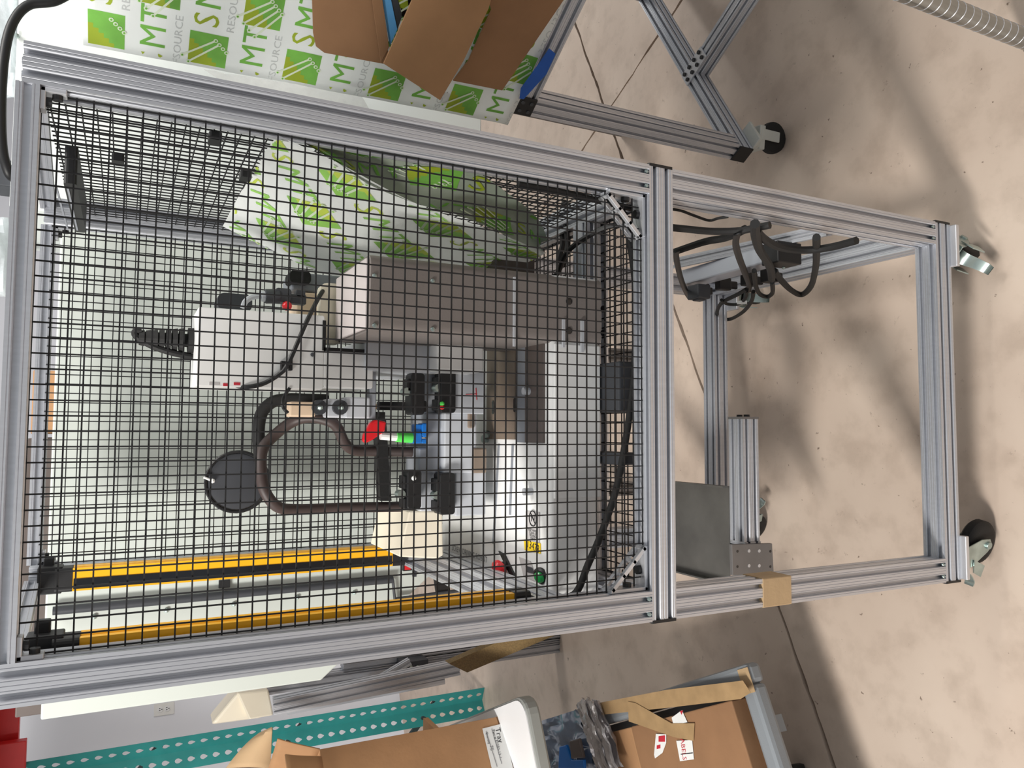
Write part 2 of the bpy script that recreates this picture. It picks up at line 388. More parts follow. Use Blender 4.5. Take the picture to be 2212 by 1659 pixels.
lbracket(s, 1, .004, .018); lbracket(W-s, -1, .004, .018); lbracket(s, 1, D-.024, .018, zr=zr+.034); lbracket(W-s, -1, D-.024, .018, zr=zr+.034)
for y in (.07, D-.07):          # brackets along the right-hand top rail
    MB().box((W-.024, y-.012, zr-.03), (W-.006, y+.012, zr)).build('corner_bracket', M['alu_b'], cart, bevel=.001)
for px, py in ((255, 345), (464, 300), (530, 380)):   # black mesh clips on the right-hand guard
    p = onX(px, py, W-.036); mb = MB(); mb.rbox((p.x-.006, p.y-.014, p.z-.009), (p.x+.006, p.y+.014, p.z+.009), .003, 0, 2); mb.build('mesh_clip', M['black'], cart)
for x in (s*.25, s*.75, W-s*.25, W-s*.75):
    for z in (zc+.001, zb+.001):
        MB().sphere((x, .0035, z+.0035), .0042, n=8).build('screw', M['zinc'], cart)
# casters
def caster(x, y, ang, name='caster'):
    # the wheel trails in the direction ang; the brake pedal is on the opposite side
    tdir = Vector((cos(ang), sin(ang), 0)); sdir = Vector((-sin(ang), cos(ang), 0))
    def T(a, b, z): return Vector((x, y, 0))+tdir*a+sdir*b+Vector((0, 0, z))
    root = MB().obox((x, y, .1445), (.047, 0, 0), (0, .044, 0), (0, 0, .0055)).build('caster', M['alu_b'], cart, bevel=.002, label='swivel caster with zinc fork and brake pedal')
    fk = MB(); fk.lathe(T(0, 0, .118), (0, 0, 1), [(0, .027), (.006, .034), (.014, .036), (.021, .030)], 22)
    side = [(-.030, .119), (.026, .119), (.040, .075), (.040, .046), (.026, .036), (.010, .048), (-.020, .094)]
    for sg in (-1, 1):
        fk.hexa([T(a, sg*.023, z) for a, z in side], [T(a, sg*.0265, z) for a, z in side])
    fk.hexa([T(a, -.0265, z) for a, z in ((-.030, .1215), (.026, .1215), (.026, .118), (-.030, .118))], [T(a, .0265, z) for a, z in ((-.030, .1215), (.026, .1215), (.026, .118), (-.030, .118))])
    fk.cyl(T(.026, -.031, .0515), T(.026, .031, .0515), .0085, 12)
    o = fk.build('fork', M['zinc'], None, bevel=.0012); o.parent = root
    w = MB(); w.lathe(T(.026, -.016, .051), sdir, [(0, .036), (.003, .046), (.008, .0505), (.024, .0505), (.029, .046), (.032, .036)], 28)
    o = w.build('wheel', M['rubber'], None, smooth=True); o.parent = root
    p = MB(); path = [(-.018, .096), (-.036, .088), (-.050, .066), (-.066, .050), (-.078, .050)]
    P_ = spline([T(a, 0, z) for a, z in path], 4); hw = [.015-.005*i/(len(P_)-1) for i in range(len(P_))]
    up_ = [P_[i]+Vector((0, 0, .003)) for i in range(len(P_))]
    for q_ in (P_, up_): p.grid([[a-sdir*w_ for a, w_ in zip(q_, hw)], [a+sdir*w_ for a, w_ in zip(q_, hw)]])
    for sg in (-1, 1): p.grid([[a+sdir*w_*sg for a, w_ in zip(P_, hw)], [a+sdir*w_*sg for a, w_ in zip(up_, hw)]])
    for sg in (-1, 1): p.hexa([T(-.004, sg*.0275, .098), T(-.034, sg*.0275, .092), T(-.046, sg*.0275, .064), T(-.020, sg*.0275, .056)], [T(-.004, sg*.030, .098), T(-.034, sg*.030, .092), T(-.046, sg*.030, .064), T(-.020, sg*.030, .056)])
    o = p.build('brake_pedal', M['zinc'], None, smooth=True); o.parent = root
    return root
caster(W-.05, .030, radians(48)); caster(.05, .030, radians(-12)); caster(W-.05, D-.05, radians(80)); caster(.05, D-.05, radians(150))
# masking tape wrapped round the left post
a, b2 = onY(1648, 1280, 0).z, onY(1708, 1270, 0).z
mb = MB(); z0, z1 = b2, a
mb.rbox((-.0012, -.0015, z0), (s+.0012, s+.001, z1), .002, 2, 3); mb.build('tape_band', M['mask'], cart, label='tan masking tape wrapped round a lower post')
cart_parts_done = True

# ================================================================== LIGHT CURTAINS
def curtain(label, x0, x1, y0, y1, z0, z1, front):
    t = thing('light_curtain', label, 'light curtain', ((x0+x1)/2, (y0+y1)/2, z0), 'yellow light curtain bars inside the cage')
    mb = MB(); w = (x1-x0); ym = (y0+y1)/2
    sec = [(x0, y0), (x1, y0), (x1, y0+.011), (x1-.004, y0+.013), (x1-.004, y0+.018), (x1, y0+.02), (x1, y1), (x0, y1)]
    mb.hexa([(a, c, z0+.03) for a, c in sec], [(a, c, z1-.03) for a, c in sec]); mb.build('housing', M['yellow'], t)
    for za, zb_ in ((z0, z0+.03), (z1-.03, z1)): MB().rbox((x0-.001, y0-.001, za), (x1+.001, y1, zb_), .006, 2, 3).build('end_cap', M['black'], t)
    if front:
        MB().box((x0+.004, y0-.0012, z0+.032), (x0+.024, y0+.002, z1-.032)).build('lens_strip', M['lens'], t)
        pass
    mb = MB(); mb.box((x0-.004, y0+.006, z1-.012), (x1+.004, y1+.005, z1+.03)); mb.rbox((x0-.004, y1-.012, z1+.004), (x1+.02, y1+.003, z1+.022), .004, 2); mb.build('mounting_clamp', M['black'], t, bevel=.002)
    return t
curtain('slim yellow safety light curtain with a black lens strip along its face', .006, .050, D-s-.042, D-s, 1.19, 1.90, True)
curtain('slim plain yellow light curtain bar without a lens, close inside the frame post', .028, .058, s+.008, s+.05, 1.185, 1.862, False)

# ================================================================== MACHINES BEHIND
MY = .95
def fY(px, py): return onY(px, py, MY)
m1 = thing('cabinet_machine', 'large pale white machine cabinet standing behind the wire guard cart', 'machine', (.2, 1.2, 0))
zt1 = fY(100, 1250).z; xl = fY(83, 1557).x; zk = fY(694, 1469).z
P = [(xl, zk), (xl, zt1), (.80, zt1), (.80, .9), (.02, .9)]
MB().hexa([(x, MY, z) for x, z in P], [(x, MY+.55, z) for x, z in P]).build('cabinet_body', M['panel'], m1, bevel=.004)
for x, y in ((.1, 1.42), (.62, 1.42)): extr(MB(), (x, y, 0), (x, y, .9)).build('leg', M['steel'], m1)
def strip(mb, p, q, r, n=8): mb.tube([p, q], r, n)
# latch rod and fittings on the cabinet door
rod = MB(); ya = MY-.014
rp = [fY(115, 1317), fY(845, 1250)]; rp = [Vector((q.x, ya, q.z)) for q in rp]; e = fY(851, 1310); e = Vector((e.x, ya, e.z)); e2 = fY(1030, 1268); e2 = Vector((e2.x, ya, e2.z)); e1 = fY(852, 1292)
rod.tube([rp[0], rp[1]], .0095, 10); rod.tube([rp[1], e], .004, 8); rod.tube([Vector((e1.x, ya, e1.z)), e2], .005, 8)
rod.build('latch_rod', M['dgrey'], m1, smooth=True)
mb = MB(); pbox(mb, 872, 1217, 890, 1233, MY-.012, .012); mb.build('switch_frame', M['black'], m1); mb = MB(); pbox(mb, 875, 1219, 887, 1231, MY-.016, .006); mb.build('rocker_switch', M['red'], m1, label='small red rocker switch')
mb = MB(); pbox(mb, 893, 1222, 900, 1246, MY-.01, .01); mb.build('door_catch', M['dgrey'], m1)
mb = MB(); q = [fY(934, 1236), fY(966, 1250), fY(972, 1296), fY(943, 1296)]; mb.plate(q, (0, -1, 0), .012); mb.build('latch_bracket', M['black'], m1)
mb = MB(); pbox(mb, 473, 1254, 497, 1270, MY-.008, .008); mb.build('door_plug', M['black'], m1)
for px, py in ((204, 1332), (360, 1318), (505, 1305), (642, 1290), (765, 1280)): MB().sphere(Vector((fY(px, py).x, MY-.002, fY(px, py).z)), .006, n=8).build('screw', M['zinc'], m1)
# dark shelf with cardboard seen over the top of the cabinet
sh = thing('top_tray', 'dark tray lying along the top of the pale cabinet behind the guard', 'tray', (.2, 1.15, zt1))
mb = MB(); mb.box((-.33, 1.02, zt1), (.30, 1.3, zt1+.055)); mb.build('tray_body', M['umber'], sh, bevel=.003)
mb = MB(); mb.box((.31, 1.04, zt1), (.46, 1.3, zt1+.05)); tag(mb.build('carton', M['card'], bevel=.003), 'brown carton on top of the cabinet beside the dark tray', 'box')

m2 = thing('panel_machine', 'white panelled machine standing behind the film covered cart', 'machine', (1.6, 1.3, 0))
zt2 = onY(33, 150, 1.02).z
MB().box((.835, 1.02, onY(1040, 270, 1.02).z), (2.5, 1.5, zt2)).build('cabinet_body', M['white'], m2, bevel=.004)
for x, y in ((1.56, 1.46), (2.42, 1.46)): extr(MB(), (x, y, 0), (x, y, .9)).build('leg', M['steel'], m2)
MB().sphere((onY(32, 78, 1.02).x, 1.016, onY(37, 78, 1.02).z), .006, n=8).build('screw', M['zinc'], m2)

# ================================================================== SECOND CART (film covered), turned about 32 degrees
Cc = Vector((1.134, .637, 0)); d1 = Vector((cos(radians(-58)), sin(radians(-58)), 0)); d2 = Vector((cos(radians(32)), sin(radians(32)), 0)); up = Vector((0, 0, 1))
def c2(a, b, z): return Cc+d1*a+d2*b+up*z
cart2 = thing('side_cart', 'second aluminium extrusion cart set at an angle, carrying the printed film', 'cart', c2(.4, .45, 0))
extr(MB(), c2(h, h, .2), c2(h, h, .88), up=d2).build('post', M['alu'], cart2)
extr(MB(), c2(.9-h, h, .2), c2(.9-h, h, .88), up=d2).build('post', M['alu'], cart2)
extr(MB(), c2(h, .9-h, .2), c2(h, .9-h, .88), up=d2).build('post', M['alu'], cart2)
extr(MB(), c2(s, h, .905), c2(.9, h, .905)).build('crossbar', M['alu'], cart2)
extr(MB(), c2(h, 0, .905), c2(h, .9, .905)).build('side_rail', M['alu'], cart2)
extr(MB(), c2(h, 0, .175), c2(h, 1.1, .175)).build('bottom_rail', M['alu'], cart2)
MB().hexa([c2(.03, .06, .931), c2(1.0, .06, .931), c2(1.0, 1.0, .931), c2(.03, 1.0, .931)], [c2(.03, .06, .939), c2(1.0, .06, .939), c2(1.0, 1.0, .939), c2(.03, 1.0, .939)]).build('deck_panel', M['steel'], cart2)
extr(MB(), c2(s, .38, .175), c2(.9, .38, .175)).build('bottom_rail', M['alu'], cart2)
extr(MB(), c2(s, 1.0, .175), c2(.9, 1.0, .175)).build('bottom_rail', M['alu'], cart2)
ec = MB().obox(c2(h, -.002, .905), d1*h, d2*.003, up*h).build('end_cap', M['black'], cart2, bevel=.002)
for a_ in (-.012, .012):
    for b_ in (-.012, .012): o = MB().cyl(c2(h+a_, -.0045, .905+b_), c2(h+a_, -.0075, .905+b_), .005, 8).build('cap_stud', M['dgrey'], None); o.parent = ec
MB().obox(c2(h, -.002, .175), d1*h, d2*.003, up*h).build('end_cap', M['black'], cart2, bevel=.002)
MB().obox(c2(.0, h-.0, .175), d1*.003, d2*h, up*h).build('end_cap', M['black'], cart2, bevel=.002)
jp = MB().obox(c2(.055, .38, .2025), d1*.055, d2*.025, up*.003).build('joining_plate', M['alu_b'], cart2, bevel=.001)
bb = MB()
for i in range(4):
    for j in (-1, 1): bb.cyl(c2(.015+i*.027, .38+j*.013, .205), c2(.015+i*.027, .38+j*.013, .2105), .0065, 8)
o = bb.build('bolt', M['black'], None); o.parent = jp
def caster2(a, b, ang):
    p = c2(a, b, 0); dd = d1*cos(ang)+d2*sin(ang); dn = dd.cross(up)
    r = MB().obox(p+up*.144, d1*.04, d2*.04, up*.005).build('caster', M['castw'], cart2, bevel=.002, label='pale plastic swivel caster')
    f = MB(); f.cyl(p+up*.139, p+up*.118, .03, 16)
    f.obox(p+dd*.012+up*.108, dd*.036, dn*.024, up*.011)
    for sg in (-1, 1): f.obox(p+dd*.022+dn*.022*sg+up*.075, dd*.016, dn*.003, up*.036)
    o = f.build('fork', M['castw'], None, bevel=.003); o.parent = r
    w = MB(); w.lathe(p+dd*.024-dn*.015+up*.048, dn, [(0, .036), (.004, .046), (.015, .048), (.026, .046), (.03, .036)], 22); o = w.build('wheel', M['rubber'], None, smooth=True); o.parent = r
caster2(.045, .045, .9); caster2(.045, 1.02, 1.4); caster2(.85, .4, .5)

# -------- protective film with its green print
def bez(P, u, v):          # bilinear-smooth lookup in a control grid
    r, c = len(P)-1, len(P[0])-1
    def cr(p0, p1, p2, p3, t): return .5*((2*p1)+(p2-p0)*t+(2*p0-5*p1+4*p2-p3)*t*t+(3*p1-p0-3*p2+p3)*t**3)
    def row(i, x):
        i = min(max(i, 0), r); k = min(int(x*c), c-1); t = x*c-k; q = P[i]; g = lambda j: q[min(max(j, 0), c)]
        return cr(g(k-1), g(k), g(k+1), g(k+2), t)
    k = min(int(v*r), r-1); t = v*r-k
    return cr(row(k-1, u), row(k, u), row(k+1, u), row(k+2, u), t)
def logo_geo(sz):
    hs = sz/2; out = []
    out.append(('g', [(-hs*.2, -hs), (hs, -hs), (hs, hs*.15), (hs*.15, hs), (-hs, hs), (-hs, -hs*.2)]))
    sq = [[(-hs, -hs), (hs, -hs), (hs, hs), (-hs, hs)]]
    out = [('g', sq[0])]
    w = sz*.028
    for k in range(4):                        # diagonal traces ending in round pads
        o = (k-1.5)*sz*.19
        a = (-hs*1.12+o*.9, hs*.75+o*.9+sz*.02); b_ = (hs*.34+o*.55, -hs*.66+o*.55)
        dx, dy = b_[0]-a[0], b_[1]-a[1]; l = math.hypot(dx, dy); nx, ny = -dy/l*w, dx/l*w
        out.append(('w', [(a[0]+nx, a[1]+ny), (a[0]-nx, a[1]-ny), (b_[0]-nx, b_[1]-ny), (b_[0]+nx, b_[1]+ny)]))
        for c_ in (a, b_): out.append(('w', [(c_[0]+cos(t*pi/4)*sz*.062, c_[1]+sin(t*pi/4)*sz*.062) for t in range(8)]))
        for c_ in (a, b_): out.append(('g', [(c_[0]+cos(t*pi/4)*sz*.03, c_[1]+sin(t*pi/4)*sz*.03) for t in range(8)]))
    return out
def film_print(F, wid, hei, parent, rot=0., cap=.052, per=.2, rowp=.095, off=(0, 0), lift=.0012, nrm=None, small=True, pale=False):
    gm, om = (M['filmgreen_lit'], M['filmolive_lit']) if pale else (M['filmgreen'], M['filmolive'])  # paler pair puts the lit side's brightness into the print colour
    mb = MB(); ca, sa = cos(rot), sin(rot)
    def put(vs, fs, m, lf):
        pts = []
        for (x, y) in vs:
            u, v = x/wid, y/hei
            pts.append((u, v))
        if not all(0 <= p[0] <= 1 and 0 <= p[1] <= 1 for p in pts):
            # clip by dropping faces that leave the sheet
            ok = [0 <= p[0] <= 1 and 0 <= p[1] <= 1 for p in pts]; fs = [f for f in fs if all(ok[i] for i in f)]
            if not fs: return
        pts = [(min(max(u, 0), 1), min(max(v, 0), 1)) for u, v in pts]
        mb.add([F(u, v)+nrm(u, v)*lf for u, v in pts], fs, m)
    def xf(x, y, cx, cy): return (cx+x*ca-y*sa, cy+x*sa+y*ca)
    R = max(wid, hei)*1.5
    for j in range(-int(R/rowp)-1, int(R/rowp)+2):
        for i in range(-int(R/per)-1, int(R/per)+2):
            lx = i*per+(per/2 if j % 2 else 0)+off[0]; ly = j*rowp+off[1]
            cx, cy = xf(lx, ly, wid/2, hei/2)
            if not (-.12 < cx < wid+.12 and -.12 < cy < hei+.12): continue
            sz = cap*1.5
            for kind, poly in logo_geo(sz):
                # subdivide the square so that it follows the sheet and clips cleanly
                if kind == 'g' and len(poly) == 4:
                    n = 8; vs = [xf(-sz/2+sz*a/n, -sz/2+sz*b_/n, cx, cy) for b_ in range(n+1) for a in range(n+1)]
                    f1 = [(b_*(n+1)+a, b_*(n+1)+a+1, (b_+1)*(n+1)+a+1, (b_+1)*(n+1)+a) for b_ in range(n) for a in range(n)]
                    put(vs, [f for k_, f in enumerate(f1) if (k_ % n)-(k_//n) >= -1], gm, lift); put(vs, [f for k_, f in enumerate(f1) if (k_ % n)-(k_//n) < -1], om, lift)
                else: put([xf(x, y, cx, cy) for x, y in poly], [tuple(range(len(poly)))], M['filmw'] if kind == 'w' else gm, lift*(2 if kind == 'w' else 2.6))
            for ch, dx, mm in (('S', .28, om), ('M', .505, gm), ('T', .72, gm)):
                vs, fs = text_geo(ch, cap*1.38); put([xf(v.x+per*dx+.004, v.y+.006, cx, cy) for v in vs], fs, mm, lift)
            if not small: continue
            vs, fs = text_geo('RESOURCE', cap*.42); put([xf(v.x*1.25+per*.5, v.y-cap*.78, cx, cy) for v in vs], fs, M['filmgrey'], lift)
    if mb.f:
        o = mb.build('printed_pattern', None, None, label='green and grey lettering printed on the film'); o.parent = parent
F0 = Vector((1.1105, .6695, 0)); zf0, zf1 = .934, 1.888; LF = 1.0
nF = -d2
def Ffilm(u, v):
    p = F0+d1*(u*LF+.02*(1-v)-.01)+up*(zf0+(zf1-zf0)*v)
    w = noise.noise(Vector((u*6, v*6, 3)))*.004
    curl = -.012*max(0, (.05-v)/.05)**2
    return p+nF*(w+.006+curl*-.4)
film = MB().grid([[Ffilm(i/40, j/40) for i in range(41)] for j in range(41)]).build('film_sheet', M['film'], None, smooth=True, solid=.0006)
tag(film, 'white protective film with green print hung outside the cage on the angled cart', 'film')
film_print(Ffilm, LF, zf1-zf0, film, off=(-.005, .05), nrm=lambda u, v: nF, cap=.05, per=.225, rowp=.0975)
# clear crinkled film strip under the print, along its left edge
q = [onP(x, y, F0+d2*.01, d2) for x, y in ((440, 150), (780, 205), (800, 240), (470, 170))]
Q = [[q[0].lerp(q[1], i/16)+nF*noise.noise(Vector((i*1.7, j, 0)))*.006 if j == 0 else q[3].lerp(q[2], i/16)+nF*noise.noise(Vector((i*1.9, 5, 0)))*.006 for i in range(17)] for j in (0, 1)]
tag(MB().grid(Q).build('film_strip', M['clear'], None, smooth=True), 'crinkled clear film strip along the printed film edge beside the frame post', 'film')
# blue tape pieces
def patch(name, pts, p0, n, t, m, label, cat, par=None):
    o = MB().plate([onP(x, y, p0, n) for x, y in pts], nF, t).build(name, M[m], par)
    if label and par is None: tag(o, label, cat)
    elif label: o['label'] = label
    return o
patch('blue_tape', ((752, 176), (790, 174), (790, 186), (772, 188), (750, 182)), F0-d2*.004, d2, .0008, 'blue', 'short blue tape tab on the printed film beside the carton', 'tape')
patch('blue_tape', ((1186, 104), (1200, 116), (1180, 160), (1131, 214), (1122, 212), (1125, 190), (1165, 135)), Cc-d2*.032, d2, .001, 'blue', 'long blue tape strip holding the film to the side cart rail', 'tape')
# dark rail flap above the side cart crossbar
# opened cardboard box leaning on the film
bx = thing('open_carton', 'opened brown cardboard carton leaning on the printed film', 'box', F0+d1*.25-d2*.06+up*.955)
def cpl(name, pts, off, t, m, label=None, warp=0):
    P_ = [onP(x, y, F0-d2*off, d2) for x, y in pts]; return MB().plate(P_, nF, t).build(name, M[m], bx, bevel=.0008, label=label)
cpl('side_panel', ((672, -60), (676, 70), (682, 98), (700, 112), (828, 136), (838, 110), (803, 0), (785, -60)), .012, .004, 'cardd')
cpl('side_flap', ((785, -60), (803, 0), (822, 134), (840, 100), (826, 0), (815, -60)), .018, .004, 'cardd')
cpl('inner_strip', ((822, -60), (826, 0), (842, 98), (858, 62), (845, 0), (838, -60)), .010, .003, 'lblue', 'pale blue strip inside the carton')
cpl('inner_board', ((838, -60), (845, 0), (857, 66), (868, 34), (860, 0), (850, -60)), .007, .003, 'dgrey')
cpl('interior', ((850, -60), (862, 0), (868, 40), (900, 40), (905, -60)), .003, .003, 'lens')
cpl('large_panel', ((1040, -60), (1060, 20), (1010, 130), (978, 172), (1084, 193), (1215, 0), (1260, -60)), .016, .005, 'cardd')
f4 = cpl('front_flap', ((915, -60), (886, 5), (828, 135), (950, 214), (1000, 130), (1055, 15), (1075, -60)), .05, .005, 'card', 'lighter brown folded flap')
# sticky label hanging from the flap corner
lb = patch('shipping_label', ((958, 196), (992, 208), (978, 236), (946, 214)), F0-d2*.005, d2, .0006, 'label', 'small printed label stuck to the film below the carton flap', 'label')
mb = MB()
for k in range(3):
    c_ = onP(962+k*6, 208+k*6, F0-d2*.0065, d2); text_on(mb, ('PART', '83-2001', 'QTY')[k], .011, c_-up*.0, d1*.8-up*.4, up*.8+d1*.4)
o = mb.build('label_print', M['ink'], None); o.parent = lb

# -------- film hanging inside the cage on the right-hand guard
ctl = [([(600, 292), (560, 345), (520, 415), (481, 489)], .742, .59), ([(730, 352), (690, 430), (640, 505), (590, 541)], .722, .63),
       ([(900, 440), (850, 500), (790, 560), (712, 594)], .698, .63), ([(1060, 497), (1020, 540), (950, 585), (860, 602)], .689, .54), ([(1180, 546), (1150, 562), (1095, 585), (1042, 602)], .682, .42)]
G = []
for pts, xc_, yb2 in ctl:
    y0_ = onX(*pts[0], xc_).y; G.append([onY(x, y, y0_+(yb2-y0_)*k/3) for k, (x, y) in enumerate(pts)])
def Fin(u, v): return bez(G, u, v)
def Nin(u, v):
    e = .02; a = Fin(min(u+e, 1), v)-Fin(max(u-e, 0), v); b_ = Fin(u, min(v+e, 1))-Fin(u, max(v-e, 0)); n = a.cross(b_).normalized()
    return n if n.dot(CAM-Fin(u, v)) > 0 else -n
fin = MB().grid([[Fin(i/28, j/28) for i in range(29)] for j in range(29)]).build('film_sheet', M['film'], None, smooth=True)
tag(fin, 'sagging printed white film hung inside the wire cage', 'film')
film_print(Fin, .62, .62, fin, rot=radians(38), nrm=Nin, cap=.06, per=.27, rowp=.14, off=(.02, .04), lift=.0016, small=False, pale=True)
crest = [(640, 299), (730, 352), (800, 400), (900, 440), (1000, 468), (1100, 512), (1178, 548)]
outer = [(655, 300), (760, 325), (850, 338), (1000, 357), (1100, 420), (1160, 470), (1184, 520)]
cx = [.742, .722, .706, .698, .692, .688, .682]; ox = [.750, .756, .758, .758, .756, .750, .705]
rows = []
for j in range(7):
    t = j/6; rows.append([onX(crest[i][0], crest[i][1], cx[i]).lerp(onX(outer[i][0], outer[i][1], ox[i]), t)+Vector((.010*sin(t*pi), .02*sin(t*pi), .004*sin(t*pi))) for i in range(7)])
def Ffl(u, v): return bez(rows, u, v)
def Nfl(u, v):
    e = .02; a = Ffl(min(u+e, 1), v)-Ffl(max(u-e, 0), v); b_ = Ffl(u, min(v+e, 1))-Ffl(u, max(v-e, 0)); n = a.cross(b_).normalized()
    return n if n.dot(CAM-Ffl(u, v)) > 0 else -n
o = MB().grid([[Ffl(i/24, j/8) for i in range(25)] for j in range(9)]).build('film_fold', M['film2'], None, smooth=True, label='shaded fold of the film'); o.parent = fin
film_print(Ffl, .55, .16, fin, rot=radians(25), nrm=Nfl, cap=.05, per=.22, rowp=.12, off=(.0, .02), lift=.0016, small=False)

# ================================================================== SCREW DRIVING ROBOT inside the cage
RY = .134
rob = thing('desktop_robot', 'white desktop screw driving robot with taupe column inside the wire guard', 'robot', (.3, .35, 1.0))
mb = MB(); mb.rbox((.022, RY, 1.0), (.606, .66, 1.104), .008, 0, 3); mb.build('base', M['offw'], rob, smooth=True)
mb = MB(); mb.box((.20, RY-.004, 1.0), (.481, RY+.003, 1.098)); mb.build('front_cover', M['offw'], rob, bevel=.002)
mb = MB(); mb.box((.305, .27, 1.1045), (.52, .40, 1.108)); mb.build('table_plate', M['midbrown'], rob);  # brown plate at the back, a darker brown one nearer the front
mb = MB(); mb.box((.300, .155, 1.1045), (.52, .225, 1.109)); mb.build('table_cover', M['umber'], rob)
mb = MB(); mb.box((.300, .228, 1.1045), (.50, .266, 1.1065)); mb.build('table_slide', M['mgrey'], rob)
for px, py in ((1065, 880), (1065, 740), (1112, 875)):
    p = onZ(px, py, 1.1085); mb = MB(); mb.rbox((p.x-.014, p.y-.005, 1.1075), (p.x+.014, p.y+.005, 1.1092), .0045, 2, 4); mb.build('slot', M['lens'], rob)
for px, py in ((1053, 938), (1047, 948)):
    p = onZ(px, py, 1.11); MB().cyl((p.x, p.y, 1.1045), (p.x, p.y, 1.115), .008, 10).build('bolt', M['zinc'], rob)
for a, b2 in (((1078, 960), (1066, 1175)), ((1108, 960), (1102, 1112))):
    p, q = onZ(*a, 1.1045), onZ(*b2, 1.1045); MB().obox((p+q)/2, (q-p)/2, (0, .004, 0), (0, 0, .0012)).build('panel_seam', M['mgrey'], rob)
for px, py in ((1142, 845), (1143, 1062)):
    p = onZ(px, py, 1.11); MB().cyl((p.x, p.y, 1.105), (p.x, p.y, 1.122), .007, 12).build('guide_pin', M['lgrey'], rob)
# column
mb = MB(); mb.rbox((.482, RY-.005, .998), (.608, .338, 1.442), .016, 2, 5); mb.build('column', M['taupe'], rob, smooth=True)
mb = MB(); mb.box((.486, RY+.004, 1.4425), (.602, .334, 1.448)); mb.build('column_cap', M['cap'], rob, bevel=.002)
for px, py in ((807, 597), (807, 704), (932, 608), (932, 712)):
    p = onY(px, py, RY); MB().sphere((p.x, RY-.006, p.z), .0042, n=8, sc=(1, .7, 1)).build('screw', M['zinc'], rob)
for px, py in ((1226, 652), (1226, 715), (1300, 720), (1300, 668)):
    p = onY(px, py, RY); MB().cyl((p.x, RY-.0062, p.z), (p.x, RY+.004, p.z), .0065, 14).build('cable_hole', M['lens'], rob)
for q in ((1110, 598, 1114, 748), (1216, 690, 1221, 750), (1256, 690, 1262, 760)): mb = MB(); pbox(mb, *q, RY-.009, .0045); mb.build('cover_strip', M['lgrey'], rob)
mb = MB(); pbox(mb, 692, 612, 744, 742, .342, .03, r=.012); mb.build('rear_cover', M['cream'], rob)
mb = MB(); pbox(mb, 630, 592, 745, 632, .52, .1); mb.build('motor_housing', M['mgrey'], rob, bevel=.004)
mb = MB(); pbox(mb, 640, 632, 692, 692, .5, .08); mb.build('motor_bracket', M['peach'], rob, bevel=.003)
mb = MB(); pbox(mb, 626, 585, 672, 612, .50, .05, r=.008); mb.build('cable_entry', M['rubber'], rob)
# arm and white boxes left of the column
mb = MB(); pbox(mb, 790, 735, 948, 802, .30, .25); mb.build('arm_beam', M['peach'] if False else M['lgrey'], rob, bevel=.003)
mb = MB(); pbox(mb, 945, 736, 1046, 802, .26, .12); mb.build('drive_box', M['offw'], rob, bevel=.004)
mb = MB(); pbox(mb, 980, 802, 1048, 894, .33, .08); mb.build('carriage_plate', M['lgrey'], rob, bevel=.002)
mb = MB(); pbox(mb, 922, 892, 962, 1022, .36, .10); pbox(mb, 905, 968, 925, 1022, .36, .08); mb.build('carriage', M['mgrey'], rob, bevel=.003)
mb = MB(); pbox(mb, 960, 892, 1030, 1022, .34, .12); mb.build('carriage_block', M['lgrey'], rob, bevel=.003)
mb = MB(); pbox(mb, 1022, 968, 1052, 1022, .335, .09); pbox(mb, 1012, 888, 1026, 925, .335, .05); mb.build('carriage_stop', M['midbrown'], rob, bevel=.003)
mb = MB(); pbox(mb, 915, 802, 955, 894, .37, .1); mb.build('guide_rail', M['lgrey'], rob, bevel=.003)
mb = MB(); pbox(mb, 908, 1018, 946, 1104, .37, .1); mb.build('guide_rail', M['lgrey'], rob, bevel=.003)
mb = MB(); pbox(mb, 984, 1018, 1050, 1114, .35, .12); mb.build('bearing_block', M['lgrey'], rob, bevel=.003)
for i, (x0, y0, x1, y1) in enumerate(((888, 806, 918, 896), (952, 802, 985, 892), (880, 1016, 911, 1100), (950, 1022, 984, 1112))):
    mb = MB(); pbox(mb, x0, y0, x1, y1, .325, .035, r=.006); 
    pbox(mb, x0-8, y0+12, x0+2, y0+40, .33, .03); pbox(mb, x0-8 if i != 0 else x0+20, y0+60, x0+4 if i != 0 else x1+4, y0+84, .33, .03)
    mb.build('sensor_bracket', M['black'], rob, bevel=.002)
for px, py, mm in ((955, 872, 'lime'), (955, 880, 'red'), (894, 1033, 'label')):
    p = onY(px, py, .322); MB().sphere((p.x, .322, p.z), .0048, n=8).build('indicator', M[mm], rob)
for px, py in ((880, 846), (948, 838), (945, 1070), (868, 1068)):
    p = onY(px, py, .33); MB().cyl((p.x, .33, p.z), (p.x, .35, p.z), .008, 12).build('thumb_screw', M['zinc'], rob)
# left rear cream cover
mb = MB(); P_ = [onY(884, 1104, .42), onY(956, 1104, .42), onY(958, 1200, .42), onY(944, 1207, .42), onY(862, 1203, .42)]
mb.hexa(P_, [q+Vector((0, .2, 0)) for q in P_]); mb.build('side_cover', M['cream'], rob, bevel=.003)
# red pencil mark on the plate
a, b2, c_ = onY(1006, 852, .3295), onY(1030, 851, .3295), onY(1028, 862, .3295)
mb = MB(); mb.obox((a+b2)/2, (b2-a)/2, (0, .0003, 0), (0.0006, 0, 0)); p = onY(1028, 838, .3295); q = onY(1030, 864, .3295); mb.obox((p+q)/2, (q-p)/2, (0, .0003, 0), (0, 0, .0006)); mb.build('pencil_mark', M['red'], rob)
